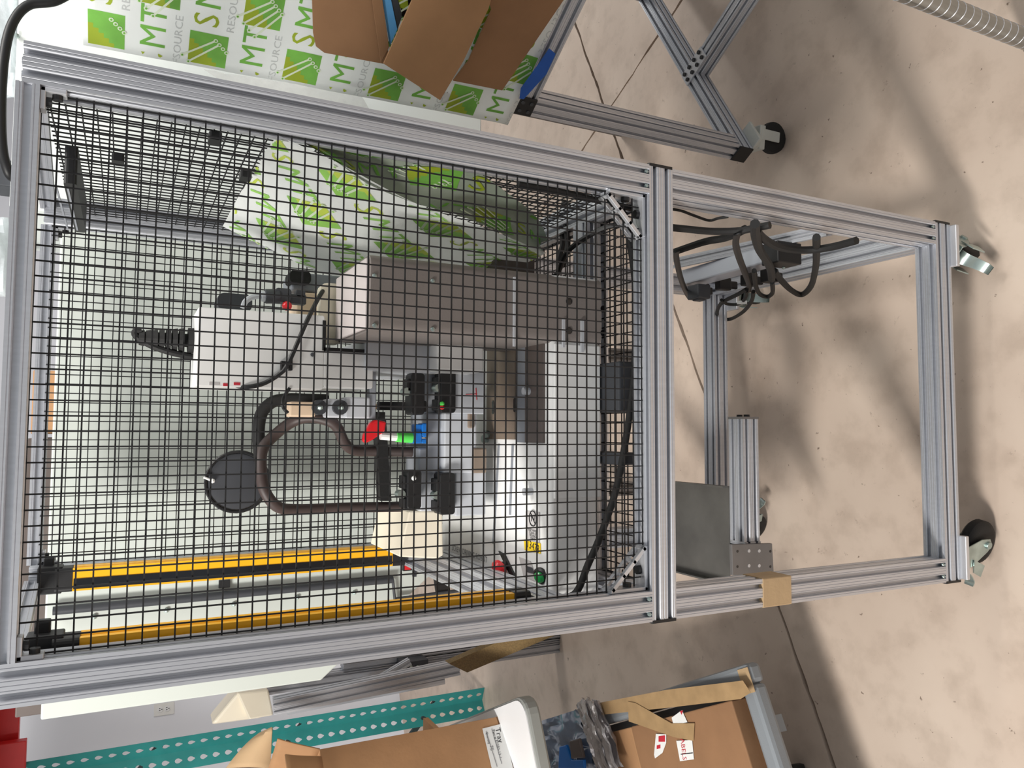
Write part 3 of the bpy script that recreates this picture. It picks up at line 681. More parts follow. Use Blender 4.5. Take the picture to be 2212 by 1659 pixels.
# head with strain relief
mb = MB(); pbox(mb, 425, 672, 700, 838, .31, .12, r=.004); mb.build('head_cover', M['offw'], rob, bevel=.0015)
mb = MB(); pbox(mb, 699, 760, 806, 838, .31, .12, r=.004); mb.build('head_cover', M['offw'], rob, bevel=.0015)
mb = MB(); pbox(mb, 697, 692, 704, 757, .3085, .05); pbox(mb, 700, 753, 806, 760, .3085, .05); mb.build('edge_gasket', M['rubber'], rob)
for px, py in ((675, 766), (804, 774)): p = onY(px, py, .31); MB().sphere((p.x, .309, p.z), .004, n=8).build('screw', M['dgrey'], rob)
mb = MB(); pbox(mb, 430, 670, 448, 698, .35, .06); mb.build('connector_box', M['lgrey'], rob, bevel=.002)
mb = MB(); pa_, pb_ = onY(446, 731, .38), onY(298, 729, .38); pr_ = [(0, .0225), (.030, .0225), (.0305, .012)]; Ls = pb_.z-pa_.z
for k in range(7):
    zz_ = .036+k*(Ls-.036)/7; ro = .0215-k*.0012; pr_ += [(zz_, .0115), (zz_+.0005, ro), (zz_+.0085, ro-.002), (zz_+.009, .0115)]
mb.lathe((pb_.x, .385, pa_.z), (0, 0, 1), pr_, 18); mb.build('strain_relief', M['rubber'], rob, label='ribbed black cable strain relief')
mb = MB(); mb.tube(spline([onY(306, 715, .38), onY(292, 716, .38), onY(296, 728, .38), onY(330, 748, .38), onY(380, 764, .38), onY(428, 772, .39)]), .0055, 8); mb.build('head_cable', M['rubber'], rob, smooth=True)
mb = MB(); pbox(mb, 470, 634, 545, 672, .40, .06, r=.012); mb.build('cable_gland', M['dgrey'], rob)
mb = MB(); mb.tube(spline([onY(706, 618, .37), onY(690, 640, .33), onY(660, 700, .30), onY(624, 782, .295), onY(606, 806, .30), onY(570, 828, .305), onY(530, 836, .31), onY(500, 829, .33)]), .0042, 8); mb.build('head_cable', M['black'], rob, smooth=True)
mb = MB(); pbox(mb, 608, 780, 618, 800, .296, .014); pbox(mb, 626, 776, 632, 800, .296, .014); mb.build('cable_clip', M['black'], rob)
mb = MB(); mb.tube(spline([onY(626, 838, .31), onY(612, 860, .31), onY(612, 880, .3), onY(622, 892, .3)]), .003, 8); mb.build('head_cable', M['black'], rob, smooth=True)
for px, py, w_ in ((452, 826, 22), (482, 828, 10), (505, 826, 14)):
    mb = MB(); pbox(mb, px, py, px+w_, py+6, .3092, .002); mb.build('sticker', M['rink' if w_ < 20 else 'glabel'], rob)
# lever valve and tube fittings of the pickup sensor above the head
mb = MB(); p0, p1 = onY(572, 640, .34), onY(604, 640, .34); mb.cyl(p0, p1, .013, 14); pbox(mb, 594, 622, 630, 652, .33, .03, r=.006); pbox(mb, 626, 636, 662, 656, .335, .02)
pbox(mb, 640, 626, 660, 642, .335, .02); mb.build('vacuum_sensor', M['dgrey'], rob, bevel=.002)
p0 = onY(620, 661, .325); MB().sphere(p0, .009, n=10).build('push_knob', M['red'], rob, smooth=True, label='small red knob')
mb = MB(); mb.tube(spline([onY(525, 666, .34), onY(530, 652, .34), onY(545, 642, .34), onY(572, 638, .34)]), .005, 8); mb.cyl(onY(565, 640, .34), onY(580, 640, .34), .01, 10); mb.build('air_tube', M['lgrey'], rob, smooth=True)
# spindle clamp and screwdriver tool
mb = MB(); pbox(mb, 626, 868, 682, 900, .34, .04); mb.build('camera_block', M['peach'], rob, bevel=.003)
mb = MB(); pbox(mb, 746, 858, 800, 904, .34, .05); pbox(mb, 706, 862, 748, 902, .345, .04); mb.build('spindle_clamp', M['lgrey'], rob, bevel=.003)
mb = MB(); pbox(mb, 800, 730+20, 812, 905, .345, .03); mb.build('spindle_plate', M['mgrey'], rob)
for px, py in ((690, 880), (735, 880)): p0 = onY(px, py, .338); mb = MB(); mb.cyl((p0.x, .335, p0.z), (p0.x, .36, p0.z), .014, 14); mb.build('clamp_ring', M['dgrey'], rob); MB().sphere((p0.x, .334, p0.z), .006, n=8).build('clamp_bolt', M['zinc'], rob)
mb = MB(); mb.cyl(onY(803, 878, .36), onY(812, 878, .36), .006, 10); mb.build('brass_nut', M['tape'], rob)
mb = MB(); pbox(mb, 820, 868, 888, 886, .40, .02); mb.build('cross_rod', M['rubber'], rob)
mb = MB(); pbox(mb, 812, 890, 832, 912, .37, .02); P_ = [onY(812, 905, .40), onY(834, 905, .40), onY(846, 1082, .40), onY(822, 1082, .40)]; mb.plate(P_, (0, 1, 0), .025); mb.build('black_bracket', M['rubber'], rob)
P_ = [onY(x, y, .33) for x, y in ((800, 912), (812, 906), (835, 911), (832, 932), (806, 950), (790, 958), (784, 952), (786, 938))]
MB().plate(P_, (0, 1, 0), .012).build('lever_handle', M['red'], rob, bevel=.003, label='bright red plastic lever')
mb = MB(); mb.cyl(onY(822, 941, .34), onY(856, 944, .34), .008, 12); mb.build('air_tube', M['label'], rob)
mb = MB(); mb.cyl(onY(856, 944, .34), onY(890, 946, .34), .010, 12); mb.build('green_sleeve', M['lime'], rob, smooth=True)
mb = MB(); pbox(mb, 890, 934, 912, 958, .335, .03, r=.004); pbox(mb, 912, 914, 924, 944, .335, .03, r=.004); pbox(mb, 912, 948, 924, 958, .335, .03); pbox(mb, 896, 916, 912, 936, .34, .02); mb.build('air_fitting', M['bluec'], rob, bevel=.002, label='bright blue air fitting')
# brown hose loops and black reel
def z7(x, y, Y): return onY(480+x/2.646, 800+y/2.646, Y)
hA = [(1115, 466), (900, 462), (760, 458), (700, 415), (660, 330), (610, 290), (500, 268), (400, 295), (300, 370), (232, 450), (222, 560), (240, 680), (310, 775), (420, 795), (700, 785), (1020, 780)]
mb = MB(); mb.tube(spline([z7(x, y, .40+.02*sin(i)) for i, (x, y) in enumerate(hA)], 6), .0105, 10); tag(mb.build('air_hose', M['hose'], None, smooth=True), 'dark brown hose looping from the robot carriage behind the tool', 'hose')
hB = [(600, 168), (480, 166), (380, 164), (290, 180), (228, 240), (208, 330), (212, 440), (218, 520)]
mb = MB(); mb.tube(spline([z7(x, y, .44) for x, y in hB], 6), .0115, 10); tag(mb.build('air_hose', M['rubber'], None, smooth=True), 'short black hose arching from the spindle clamp above the brown loop', 'hose')
c_ = onY(512, 1040, .46)
reel = thing('cable_reel', 'round flat black reel hung beside the brown hose loop', 'reel', (c_.x, .46, c_.z))
mb = MB(); mb.lathe((c_.x, .45, c_.z), (0, 1, 0), [(0, .040), (.002, .052), (.006, .054), (.008, .050), (.022, .050), (.024, .054), (.03, .052)], 32); mb.build('reel_body', M['dgrey'], reel, smooth=True)
mb = MB(); mb.tube([Vector((c_.x+.056*cos(t*pi/16), .452, c_.z+.056*sin(t*pi/16))) for t in range(33)], .003, 6); mb.build('rim', M['black'], reel, smooth=True)
mb = MB(); p0, p1 = onY(440, 1031, .445), onY(459, 1039, .445); mb.tube([p0, p1], .0022, 6); mb.sphere(p1, .0045, n=8); mb.build('zip_tie', M['label'], reel, label='white zip tie')
# control panel on the base: stop button, start button, labels and lettering
p0 = onZ(1096, 1222, 1.1045)
mb = MB(); q = [onZ(x, y, 1.105) for x, y in ((1080, 1190), (1092, 1198), (1118, 1250), (1104, 1240))]; mb.plate(q, (0, 0, 1), .004); mb.build('button_plate', M['black'], rob)
es = MB(); es.cyl((p0.x, p0.y, 1.1045), (p0.x, p0.y, 1.118), .009, 14); o1 = es.build('stop_button', M['black'], rob)
es = MB(); es.lathe((p0.x, p0.y, 1.118), (-.5, -.3, 1), [(0, .012), (.003, .0165), (.010, .0165), (.016, .011), (.017, .004)], 20); o = es.build('button_head', M['red'], None, smooth=True, label='red mushroom stop button'); o.parent = o1
p0 = onZ(1170, 1243, 1.1045); es = MB(); es.lathe((p0.x, p0.y, 1.1045), (-.3, -.4, 1), [(0, .016), (.004, .016), (.007, .013)], 20); o1 = es.build('start_button', M['black'], rob, smooth=True)
es = MB(); es.lathe((p0.x-.002, p0.y-.003, 1.110), (-.3, -.4, 1), [(0, .0105), (.004, .0105), (.007, .007)], 18); o = es.build('button_head', M['green'], None, smooth=True, label='green push button'); o.parent = o1
mb = MB(); q = [onZ(x, y, 1.1048) for x, y in ((1122, 1203), (1146, 1212), (1164, 1258), (1132, 1246))]; mb.plate(q, (0, 0, 1), .0012); mb.build('control_label', M['glabel'], rob)
mb = MB(); q = [onZ(x, y, 1.1062) for x, y in ((1136, 1222), (1150, 1226), (1156, 1240), (1140, 1236))]; mb.plate(q, (0, 0, 1), .0012); mb.build('display', M['dgrey'], rob)
tx = (0, -1, 0); ty = (1, 0, 0)
q = [onZ(x, y, 1.1048) for x, y in ((1136, 1104), (1166, 1106), (1166, 1172), (1136, 1168))]; wl_ = MB().plate(q, (0, 0, 1), .0008).build('warning_label', M['glabel'], rob)
mb = MB(); cc = onZ(1151, 1120, 1.106); ring = [Vector((cc.x+.014*cos(t*pi/12), cc.y+.0135*sin(t*pi/12), 1.1062)) for t in range(25)]; mb.tube(ring, .0011, 5); mb.tube([cc+Vector((.01, .01, 0)), cc-Vector((.01, .01, 0))], .001, 5)
text_on(mb, 'N', .02, cc+Vector((0, 0, .0004)), tx, ty)
for k in range(4): c2_ = onZ(1151, 1146+k*6, 1.106); text_on(mb, ('KEEP HANDS', 'CLEAR OF', 'MOVING', 'PARTS')[k], .0065, c2_+Vector((0, 0, .0002)), tx, ty)
o = mb.build('label_print', M['ink'], None); o.parent = wl_
q = [onZ(x, y, 1.105) for x, y in ((1132, 1166), (1168, 1174), (1168, 1196), (1134, 1188))]; yl = MB().plate(q, (0, 0, 1), .0008).build('number_label', M['ylabel'], rob, label='yellow label with a handwritten number')
mb = MB(); text_on(mb, '13473', .021, onZ(1151, 1181, 1.1062), (-.12, -1, 0), (1, -.12, 0), sx=.95); o = mb.build('label_print', M['ink'], None); o.parent = yl
mb = MB(); text_on(mb, 'SCREW DRIVING ROBOT', .018, onZ(1012, 1208, 1.1048)+Vector((.012, 0, 0)), tx, ty, sx=.95); mb.build('lettering', M['gink'], rob, label='grey lettering on the base')
# rubber feet
for x in (.08, .33, .55):
    for y in (.23, .56): MB().lathe((x, y, zc), (0, 0, 1), [(0, .02), (.003, .023), (.012, .02), (.0175, .016)], 16).build('foot', M['rubber'], rob, smooth=True)
# black block units under the front of the robot
for (x0, y0, x1, y1) in ((1300, 790, 1372, 892), (1300, 975, 1370, 1000)):
    mb = MB(); a = onZ(x0, (y0+y1)/2, .985)
    p0, p1 = onZ(1310, y1, .96), onZ(1310, y0, .96)
    mb.box((p0.x, .075, .9435), (p1.x, .20, .996)); mb.build('power_block', M['dgrey'], rob, bevel=.003)

# black cable along the inside of the crossbar
pts = [onY(1180, 1292, .10), onY(1240, 1284, .075), onY(1270, 1220, .07), onY(1300, 1150, .07), onY(1330, 1060, .07), onY(1350, 960, .065), onY(1364, 860, .062), onY(1372, 760, .062), onY(1374, 640, .06), onY(1360, 520, .06), onY(1340, 450, .07), onY(1300, 430, .10)]
mb = MB(); mb.tube(spline(pts), .0062, 10); tag(mb.build('power_cable', M['rubber'], None, smooth=True), 'long black cable lying along the inside of the front crossbar', 'cable')
pts = [onX(1385, 440, W-.06), onX(1300, 420, W-.055), onX(1220, 392, W-.05), onX(1185, 380, W-.05), onX(1160, 372, W-.05)]
for p in pts: p.y = max(p.y, .066)
mb = MB(); mb.tube(spline(pts), .006, 8); tag(mb.build('power_cable', M['black'], None, smooth=True), 'black cable tied along the wire guard near the film tip', 'cable')
pts = [onY(1375, 488, .12), onY(1320, 488, .16), onY(1270, 510, .2), onY(1225, 545, .25), onY(1205, 590, .3), onY(1190, 600, .3)]
mb = MB(); mb.tube(spline(pts), .0055, 8); pts2 = [onY(1230, 440, .3), onY(1222, 480, .3), onY(1226, 530, .3), onY(1216, 575, .3)]; tag(mb.build('power_cable', M['black'], None, smooth=True), 'black cable drooping across the gap beside the robot column', 'cable')
mb = MB(); mb.tube(spline(pts2), .006, 8); mb.tube(spline([p+Vector((.012, .02, 0)) for p in pts2]), .006, 8); tag(mb.build('power_cable', M['rubber'], None, smooth=True), 'pair of black leads hanging below the tip of the film', 'cable')
mb = MB(); p = onY(1186, 575, .33); mb.box((.628, .33, 1.03), (.70, .44, 1.125)); tag(mb.build('supply_box', M['umber'], None, bevel=.003), 'small dark box beside the robot column under the film', 'box')
mb = MB(); mb.box((.61, .21, zc), (.72, .24, zc+.05))
# bar across under the column gap
# black box on the right guard, near the top
a, b2 = onX(140, 315, W-.03), onX(188, 440, W-.03)
lb_ = thing('control_box', 'long black box fixed high on the side wire guard', 'box', ((a.x), (a.y+b2.y)/2, b2.z))
mb = MB(); mb.rbox((W-.088, a.y, b2.z), (W-.0285, b2.y, a.z), .006, 0, 3); mb.build('box_body', M['black'], lb_)
for k in range(2): mb = MB(); mb.box((W-.0895, a.y+.02, b2.z+.012+k*.016), (W-.087, b2.y-.02, b2.z+.015+k*.016)); mb.build('trim_strip', M['mgrey'], lb_)

# ================================================================== UNDER THE CART: power strip, cables, tray and beam
A, B_ = onX(1472, 566, .755), onX(1735, 508, .755)
dirp = (B_-A).normalized()
mr = extr(MB(), A-dirp*.02, B_+dirp*.06, SEC1, up=Vector((1, 0, .2))); 
mr.build('mounting_rail', M['alu'], cart)
ps = thing('power_strip', 'silver power strip with black end blocks fixed under the guard cart', 'power strip', onX(1590, 600, .715))
q0, q1 = onX(1487, 612, .71), onX(1688, 558, .71); dv = (q1-q0); nv = Vector((0, -dv.z, dv.y)).normalized()*.026
if nv.z < 0: nv = -nv
mb = MB(); mb.obox((q0+q1)/2+Vector((.012, 0, 0)), dv/2, nv, (.02, 0, 0)); mb.build('strip_body', M['silver'], ps, bevel=.004)
mb = MB(); mb.obox(q1+Vector((.008, 0, 0)), dv.normalized()*.026, nv*1.35, (.024, 0, 0)); e_ = mb.build('end_block', M['black'], ps, bevel=.003)
for k in (.25,): bb = MB(); bb.sphere(q1-Vector((.017, 0, 0))-nv*.7-dv.normalized()*.012, .004, n=8); o = bb.build('screw', M['zinc'], None); o.parent = e_
# plugs in the underside
for px, py, w_, hh in ((1510, 628, .05, .03), (1562, 614, .02, .036), (1618, 604, .024, .034), (1662, 596, .03, .03)):
    p0 = onX(px, py, .70); mb = MB(); mb.obox(p0, dv.normalized()*w_*.5, nv.normalized()*hh*.55, (.016, 0, 0)); mb.obox(p0-nv.normalized()*hh*.8, dv.normalized()*w_*.25, nv.normalized()*hh*.45, (.01, 0, 0)); 
    tag(mb.build('plug', M['black'], None, bevel=.003), {1510: 'largest black power plug at the left end of the power strip', 1562: 'slim black plug second from the left on the power strip', 1618: 'black plug in the middle of the power strip', 1662: 'black plug nearest the right hand end block of the power strip'}[px], 'plug')
def zc7(x, y, X): return onX(1450+x/5.53, 440+y/5.53, X)
cabs = [
 ('black cord hanging in a wide loop from the end of the power strip', [(1735, 400), (1735, 560), (1725, 760), (1670, 980), (1560, 1085), (1430, 1030), (1300, 900), (1230, 800)], .0075, .69),
 ('black cord running from the bundle along the bottom side rail', [(1020, 330), (1120, 430), (1270, 510), (1480, 550), (1700, 550), (1950, 510), (2212, 440)], .0078, .685),
 ('black cord crossing level under the crossbar to the bundle', [(0, 285), (200, 305), (480, 330), (800, 325), (1000, 290), (1180, 255)], .0068, .69),
 ('black cord rising along the top of the mounting rail', [(0, 590), (200, 520), (420, 450), (640, 410), (800, 350), (880, 300)], .0075, .70),
 ('black cord dropping from the bundle over the power strip', [(1000, 240), (1010, 400), (1060, 560), (1150, 700), (1190, 800), (1200, 900)], .0085, .675),
 ('black cord looping low below the plugs', [(980, 1050), (960, 1160), (860, 1290), (700, 1380), (570, 1360), (550, 1280), (610, 1180), (800, 1080), (900, 1020)], .0055, .68),
 ('black cord in a short loop under the middle plug', [(990, 800), (1010, 980), (1060, 1080), (1150, 1110), (1210, 1060), (1205, 940)], .0055, .675),
 ('small black cord loop with a white tag', [(600, 1150), (660, 1195), (760, 1205), (830, 1185), (890, 1120), (900, 1040)], .0045, .68),
 ('thin wavy black wire high under the crossbar', [(0, 65), (120, 85), (280, 145), (450, 200), (560, 175), (680, 155)], .0028, .74),
]
for lb2, pts, r, X in cabs:
    mb = MB(); mb.tube(spline([zc7(x, y, X) for x, y in pts]), r, 8); o = mb.build('cord', M['rubber'], ps, smooth=True)
    if 'white tag' in lb2: mb = MB(); p0 = zc7(845, 1180, X-.004); mb.obox(p0, (.004, 0, 0), (0, .007, 0), (0, .004, .008)); q = mb.build('cord_tag', M['label'], None); q.parent = o
# straps holding the bundle
for lb2, pts in (('wide black strap round the left end of the power strip', [(70, 570), (60, 640), (110, 880), (180, 1060), (230, 1140)]), ('wide black strap round the middle of the power strip', [(790, 360), (770, 480), (810, 640), (870, 800), (930, 960), (920, 1060)])):
    P_ = spline([zc7(x, y, .682) for x, y in pts], 5); mb = MB(); wd_ = dv.normalized()*.0095
    mb.grid([[p-wd_ for p in P_], [p+wd_ for p in P_]]); tag(mb.build('strap', M['black'], None, solid=.0025, smooth=True), lb2, 'strap')
mb = MB(); p0 = zc7(330, 1060, .675); mb.obox(p0, dv.normalized()*.022, nv.normalized()*.02, (.018, 0, 0)); mb.obox(p0-Vector((0.016, 0, 0)), dv.normalized()*.012, nv.normalized()*.013, (.006, 0, 0)); tag(mb.build('plug', M['dgrey'], None, bevel=.003), 'square black adapter hanging at the left end of the power strip', 'plug')

# steel tray on a stub beam
TZ0 = .42
e0, e1, e2 = onZ(1578, 1000, TZ0), onZ(1604, 905, TZ0), onZ(1600, 1175, TZ0)
YF = onZ(1606, 1000, TZ0).y; xe = e1.x
tr = thing('steel_tray', 'dull steel tray carried by a short aluminium beam under the cart', 'tray', (.1, YF+.2, TZ0))
extr(MB(), (.0515, YF+h, TZ0-h), (xe, YF+h, TZ0-h)).build('beam', M['alu'], tr)
mb = MB(); mb.box((xe, YF-.001, TZ0-s-.001), (xe+.006, YF+s+.001, TZ0+.001)); o1 = mb.build('end_plate', M['steel'], tr)
for yy in (.013, .038): o = MB().cyl((xe+.006, YF+yy, TZ0-h), (xe+.0115, YF+yy, TZ0-h), .0075, 10).build('bolt', M['black'], None); o.parent = o1
YP = YF-.010
q = [onY(1581, 1176, YP), onY(1668, 1174, YP), onY(1672, 1243, YP), onY(1583, 1243, YP)]
o1 = MB().plate(q, (0, 1, 0), .0095).build('mounting_plate', M['steel'], tr, bevel=.001)
for px in (1618, 1640):
    for py in (1190, 1222): p0 = onY(px, py, YP); o = MB().cyl((p0.x, YP-.0008, p0.z), (p0.x, YP+.004, p0.z), .0042, 10).build('countersunk_screw', M['alu_b'], None); o.parent = o1
for px in (1593, 1664):
    for py in (1191, 1224): p0 = onY(px, py, YP); o = MB().cyl((p0.x, YP-.0005, p0.z), (p0.x, YP+.004, p0.z), .0034, 8).build('screw_hole', M['lens'], None); o.parent = o1
xr = onZ(1500, 1043, TZ0).x; xl_ = onZ(1500, 1243, TZ0).x; yb_ = .70
mb = MB(); mb.box((xl_, YF+s+.002, TZ0-.002), (xr, yb_, TZ0)); mb.box((xr-.004, YF+s+.002, TZ0), (xr, yb_, TZ0+.020)); mb.box((xl_, YF+s+.002, TZ0), (xl_+.004, yb_, TZ0+.02)); mb.build('tray_sheet', M['galv'], tr)
bar('side_rail', cart, (h, YF, TZ0-.0025-h), (h, D-s, TZ0-.0025-h))

# ================================================================== LEFT BACKGROUND
# pallet rack: teal upright, red beam, brace, rear upright, shelf deck, added shade deck
rk = thing('pallet_rack', 'teal pallet rack upright with teardrop holes and a red beam', 'rack', onZ(1040, 1512, 0))
RX = onZ(1040, 1490, .06); RX = Vector((-.93, 2.36, 0))
def hole_strip(mb, o, du, wid, z0, z1, pitch=.0508, first=0.03, hole=.021):
    # perforated web: a plate with real teardrop openings, one cell per hole
    n = int((z1-z0)/pitch); ring = [(0, .016), (.006, .0135), (.0105, .008), (.0115, .001), (.009, -.006), (.005, -.012), (.0025, -.017), (-.0025, -.017), (-.005, -.012), (-.009, -.006), (-.0115, .001), (-.0105, .008), (-.006, .0135)]
    ring = [(x*.95, z*.95) for x, z in ring]; m_ = len(ring)
    for k in range(n):
        zc_ = z0+(k+.5)*pitch; a0 = o+du*(-wid/2); 
        out = []
        for x, z in ring:
            ang = math.atan2(z/pitch, x/wid); c_, s_ = cos(ang), sin(ang); t = min(wid/2/abs(c_) if abs(c_) > 1e-6 else 9, pitch/2/abs(s_) if abs(s_) > 1e-6 else 9); out.append((c_*t, s_*t))
        vs = [o+du*x+up*(zc_+z) for x, z in ring]+[o+du*x+up*(zc_+z) for x, z in out]
        fs = [(i, (i+1) % m_, m_+(i+1) % m_, m_+i) for i in range(m_)]
        # corner fills
        corners = [(wid/2, pitch/2), (-wid/2, pitch/2), (-wid/2, -pitch/2), (wid/2, -pitch/2)]
        mb.add(vs, fs)
        for cx_, cz_ in corners:
            # find the pair of neighbouring outer points that straddle this corner
            for i in range(m_):
                a_, b_ = out[i], out[(i+1) % m_]
                if (abs(abs(a_[0])-wid/2) < 1e-6) != (abs(abs(b_[0])-wid/2) < 1e-6):
                    mid = ((a_[0]+b_[0])/2, (a_[1]+b_[1])/2)
                    if mid[0]*cx_ > 0 and mid[1]*cz_ > 0: mb.add([o+du*a_[0]+up*(zc_+a_[1]), o+du*cx_+up*(zc_+cz_), o+du*b_[0]+up*(zc_+b_[1])], [(0, 1, 2)])
    return mb
def upright(base, dv_, dn, m, z1=2.1, w=.075):
    mb = MB(); hole_strip(mb, base+dn*.0, dv_, w*.5, .0, z1); o1 = mb.build('upright_face', M[m], rk, solid=.002)
    mb = MB(); hole_strip(mb, base+dv_*(-w*.5)*.5+dn*0+dv_*(-.0)-dv_*.0+(-dv_*.36-dn*.62).normalized()*w*.25, (-dv_*.36-dn*.62).normalized(), w*.5, .0, z1); mb.build('upright_face', M[m], rk, solid=.002)
    mb = MB(); mb.plate([base+dv_*w*.25, base+dv_*w*.25+dn*.06, base+dv_*w*.25+dn*.06+up*z1, base+dv_*w*.25+up*z1], dv_, .002); mb.build('upright_flange', M[m], rk)
    return o1
fd = Vector((cos(radians(-22)), sin(radians(-22)), 0)); fn = Vector((sin(radians(22)), cos(radians(22)), 0))
RB = onZ(1040, 1512, .004); RB.z = 0
def upright(base, m, z1=2.45, w=.08):
    for k, dd in ((0, fd), (1, (fd*-.55-fn*.83).normalized())):
        mb = MB(); hole_strip(mb, base+dd*w*.5, dd, w, .0, z1, pitch=.0508*1.05); mb.build('upright_face', M[m], rk, solid=.002)
upright(RB, 'teal')
RB2 = RB+Vector((-.48, .12, 0))
upright(RB2, 'dteal')
for z_ in (.25, .95, 1.6):
    p0 = RB+up*z_+fn*.05; p1 = RB2+up*(z_+.3)+fn*.05+fd*.08
    MB().obox((p0+p1)/2, (p1-p0)/2, fn*.006, (0, 0, .018)).build('brace', M['dteal'], rk)
zz = onY(14, 1580, RB.y).z
MB().box((RB.x-.02, RB.y-.02, zz-.045), (RB.x+.62, RB.y+.03, zz+.085)).build('beam', M['redp'], rk, bevel=.003)
a, b2 = onY(0, 1625, RB.y-.07), onY(56, 1640, RB.y-.07); MB().box((a.x-.09, RB.y-.085, b2.z), (a.x+.035, RB.y-.045, a.z+.12)).build('beam_connector', M['redp'], rk, bevel=.003)
MB().box((RB2.x, RB.y-.02, zz+.09), (RB.x+.62, RB.y+.45, zz+.125)).build('shade_deck', M['wood'], rk)
MB().box((RB2.x-.9, 1.45, 2.40), (RB.x+1.1, RB.y+.6, 2.43)).build('shade_deck', M['wood'], rk)  # unseen wide deck added overhead to shade the floor and wall
# outlet on the wall
wp = onP(354, 1532, wo, dB); 
ot = thing('wall_outlet', 'white twin electrical outlet on the wall', 'outlet', wp)
def wpt(u, v, t): return wp+dA*u+up*v-dB*t
mb = MB(); mb.obox(wpt(0, 0, .003), dA*.036, up*.058, dB*.003); mb.build('cover_plate', M['label'], ot, bevel=.002)
for v in (-.02, .02):
    mb = MB(); mb.lathe(wpt(0, v, .0058), -dB, [(0, .0165), (.0025, .0165), (.003, .014)], 18); o1 = mb.build('socket', M['tabw'], ot)
    bb = MB()
    for u_, v_ in ((-.006, .004), (.006, .004), (0, -.008)): bb.obox(wpt(u_, v+v_, .0094), dA*.0018, up*.0035, dB*.0008)
    o = bb.build('slot', M['ink'], None); o.parent = o1
# beige moulded machine cover and rails of the conveyor beside the wall
cv = thing('conveyor_unit', 'grey conveyor section with a pale moulded end cover beside the teal rack', 'conveyor', (-.75, 1.9, 0))
def cY(px, py, Y): return onY(px, py, Y)
P_ = [cY(455, 1566, 1.9), cY(512, 1497, 1.9), cY(580, 1490, 1.9), cY(586, 1536, 1.9), cY(560, 1552, 1.9)]
mb = MB(); mb.hexa(P_, [p+Vector((-.05, .25, -.02)) for p in P_]); mb.build('end_cover', M['cream'], cv, bevel=.012)
P_ = [cY(512, 1497, 1.9)-Vector((0, .001, 0)), cY(580, 1490, 1.9)-Vector((0, .001, 0)), cY(586, 1536, 1.9)-Vector((0, .05, 0)), cY(534, 1545, 1.9)-Vector((0, .05, 0))]
mb = MB(); mb.hexa(P_, [p+Vector((0, .05, 0)) for p in P_]); mb.build('cover_ridge', M['cream'], cv, bevel=.006)
for (a, b2, r_, mm) in (((590, 1524), (990, 1440), .03, 'alu'), ((620, 1536), (960, 1470), .014, 'alu_b')):
    p0, p1 = cY(*a, 1.85), cY(*b2, 1.75)
    (extr(MB(), p0, p1) if mm == 'alu' else MB().tube([p0, p1], r_, 10)).build('rail', M[mm], cv)
for a, b2 in (((596, 1480), (610, 1520)), ((792, 1430), (800, 1470)), ((935, 1400), (952, 1455))):
    p0, p1 = cY(a[0], a[1], 2.0), cY(b2[0], b2[1], 2.0); extr(MB(), Vector((p0.x, 2.0, p0.z+.1)), Vector((p0.x, 2.0, 0))).build('leg', M['alu'], cv)
p0, p1 = cY(780, 1490, 1.9), cY(885, 1428, 1.9); extr(MB(), p0, p1, SEC1).build('brace_bar', M['alu_b'], cv)
mb = MB(); pbox(mb, 870, 1428, 925, 1465, 1.9, .1); mb.build('drive_box', M['dgrey'], cv)
for k in range(3): p0 = cY(888+k*14, 1440, 1.895); MB().cyl((p0.x, 1.895, p0.z), (p0.x, 1.9, p0.z), .006, 8).build('screw', M['zinc'], cv)
# timber beam on the floor
p0, p1, p2_, p3 = cY(978, 1420, 1.35), cY(1200, 1378, 1.1), cY(985, 1462, 1.35), cY(1130, 1418, 1.15)
a = onZ(985, 1455, .55); b2 = onZ(1250, 1340, .40)
tb = tag(MB().obox((cY(985, 1440, 1.45)+cY(1240, 1330, 1.05))/2, (cY(1240, 1330, 1.05)-cY(985, 1440, 1.45))/2, Vector((0, .02, 0)), Vector((.02, 0, .035))).build('timber_beam', M['wood'], None, bevel=.002), 'rough timber beam propped beside the conveyor rails', 'beam')

# white folding table with boxes on it
TZ = .75
tabx = onZ(1130, 1500, TZ); ta = dB.copy(); tb_ = -dA
tbl = thing('folding_table', 'white plastic table with a rounded grey edge beside the grey bin cart', 'table', (tabx.x-.3, tabx.y+.4, 0))
def tp(u, v, z): return Vector((tabx.x, tabx.y, 0))+ta*u+tb_*v+up*z      # u: away, v: left
def rrect(u0, u1, v0, v1, r, z, n=5):
    o = []
    for (cu, cv_, a0) in ((u1-r, v1-r, 0), (u0+r, v1-r, pi/2), (u0+r, v0+r, pi), (u1-r, v0+r, 1.5*pi)):
        for k in range(n+1): t = a0+pi/2*k/n; o.append(tp(cu+r*cos(t), cv_+r*sin(t), z))
    return o
MB().hexa(rrect(.008, 1.19, .008, .59, .05, TZ-.004), rrect(.008, 1.19, .008, .59, .05, TZ)).build('table_top', M['tabw'], tbl)
MB().hexa(rrect(0, 1.2, 0, .6, .055, TZ-.045), rrect(0, 1.2, 0, .6, .055, TZ-.003)).build('table_edge', M['tabg'], tbl, bevel=.008, label='grey rounded table edge')
for u, v in ((.62, .56), (1.15, .56), (1.15, .05)): MB().cyl(tp(u, v, 0), tp(u, v, TZ-.045), .016, 12).build('leg', M['dgrey'], tbl)
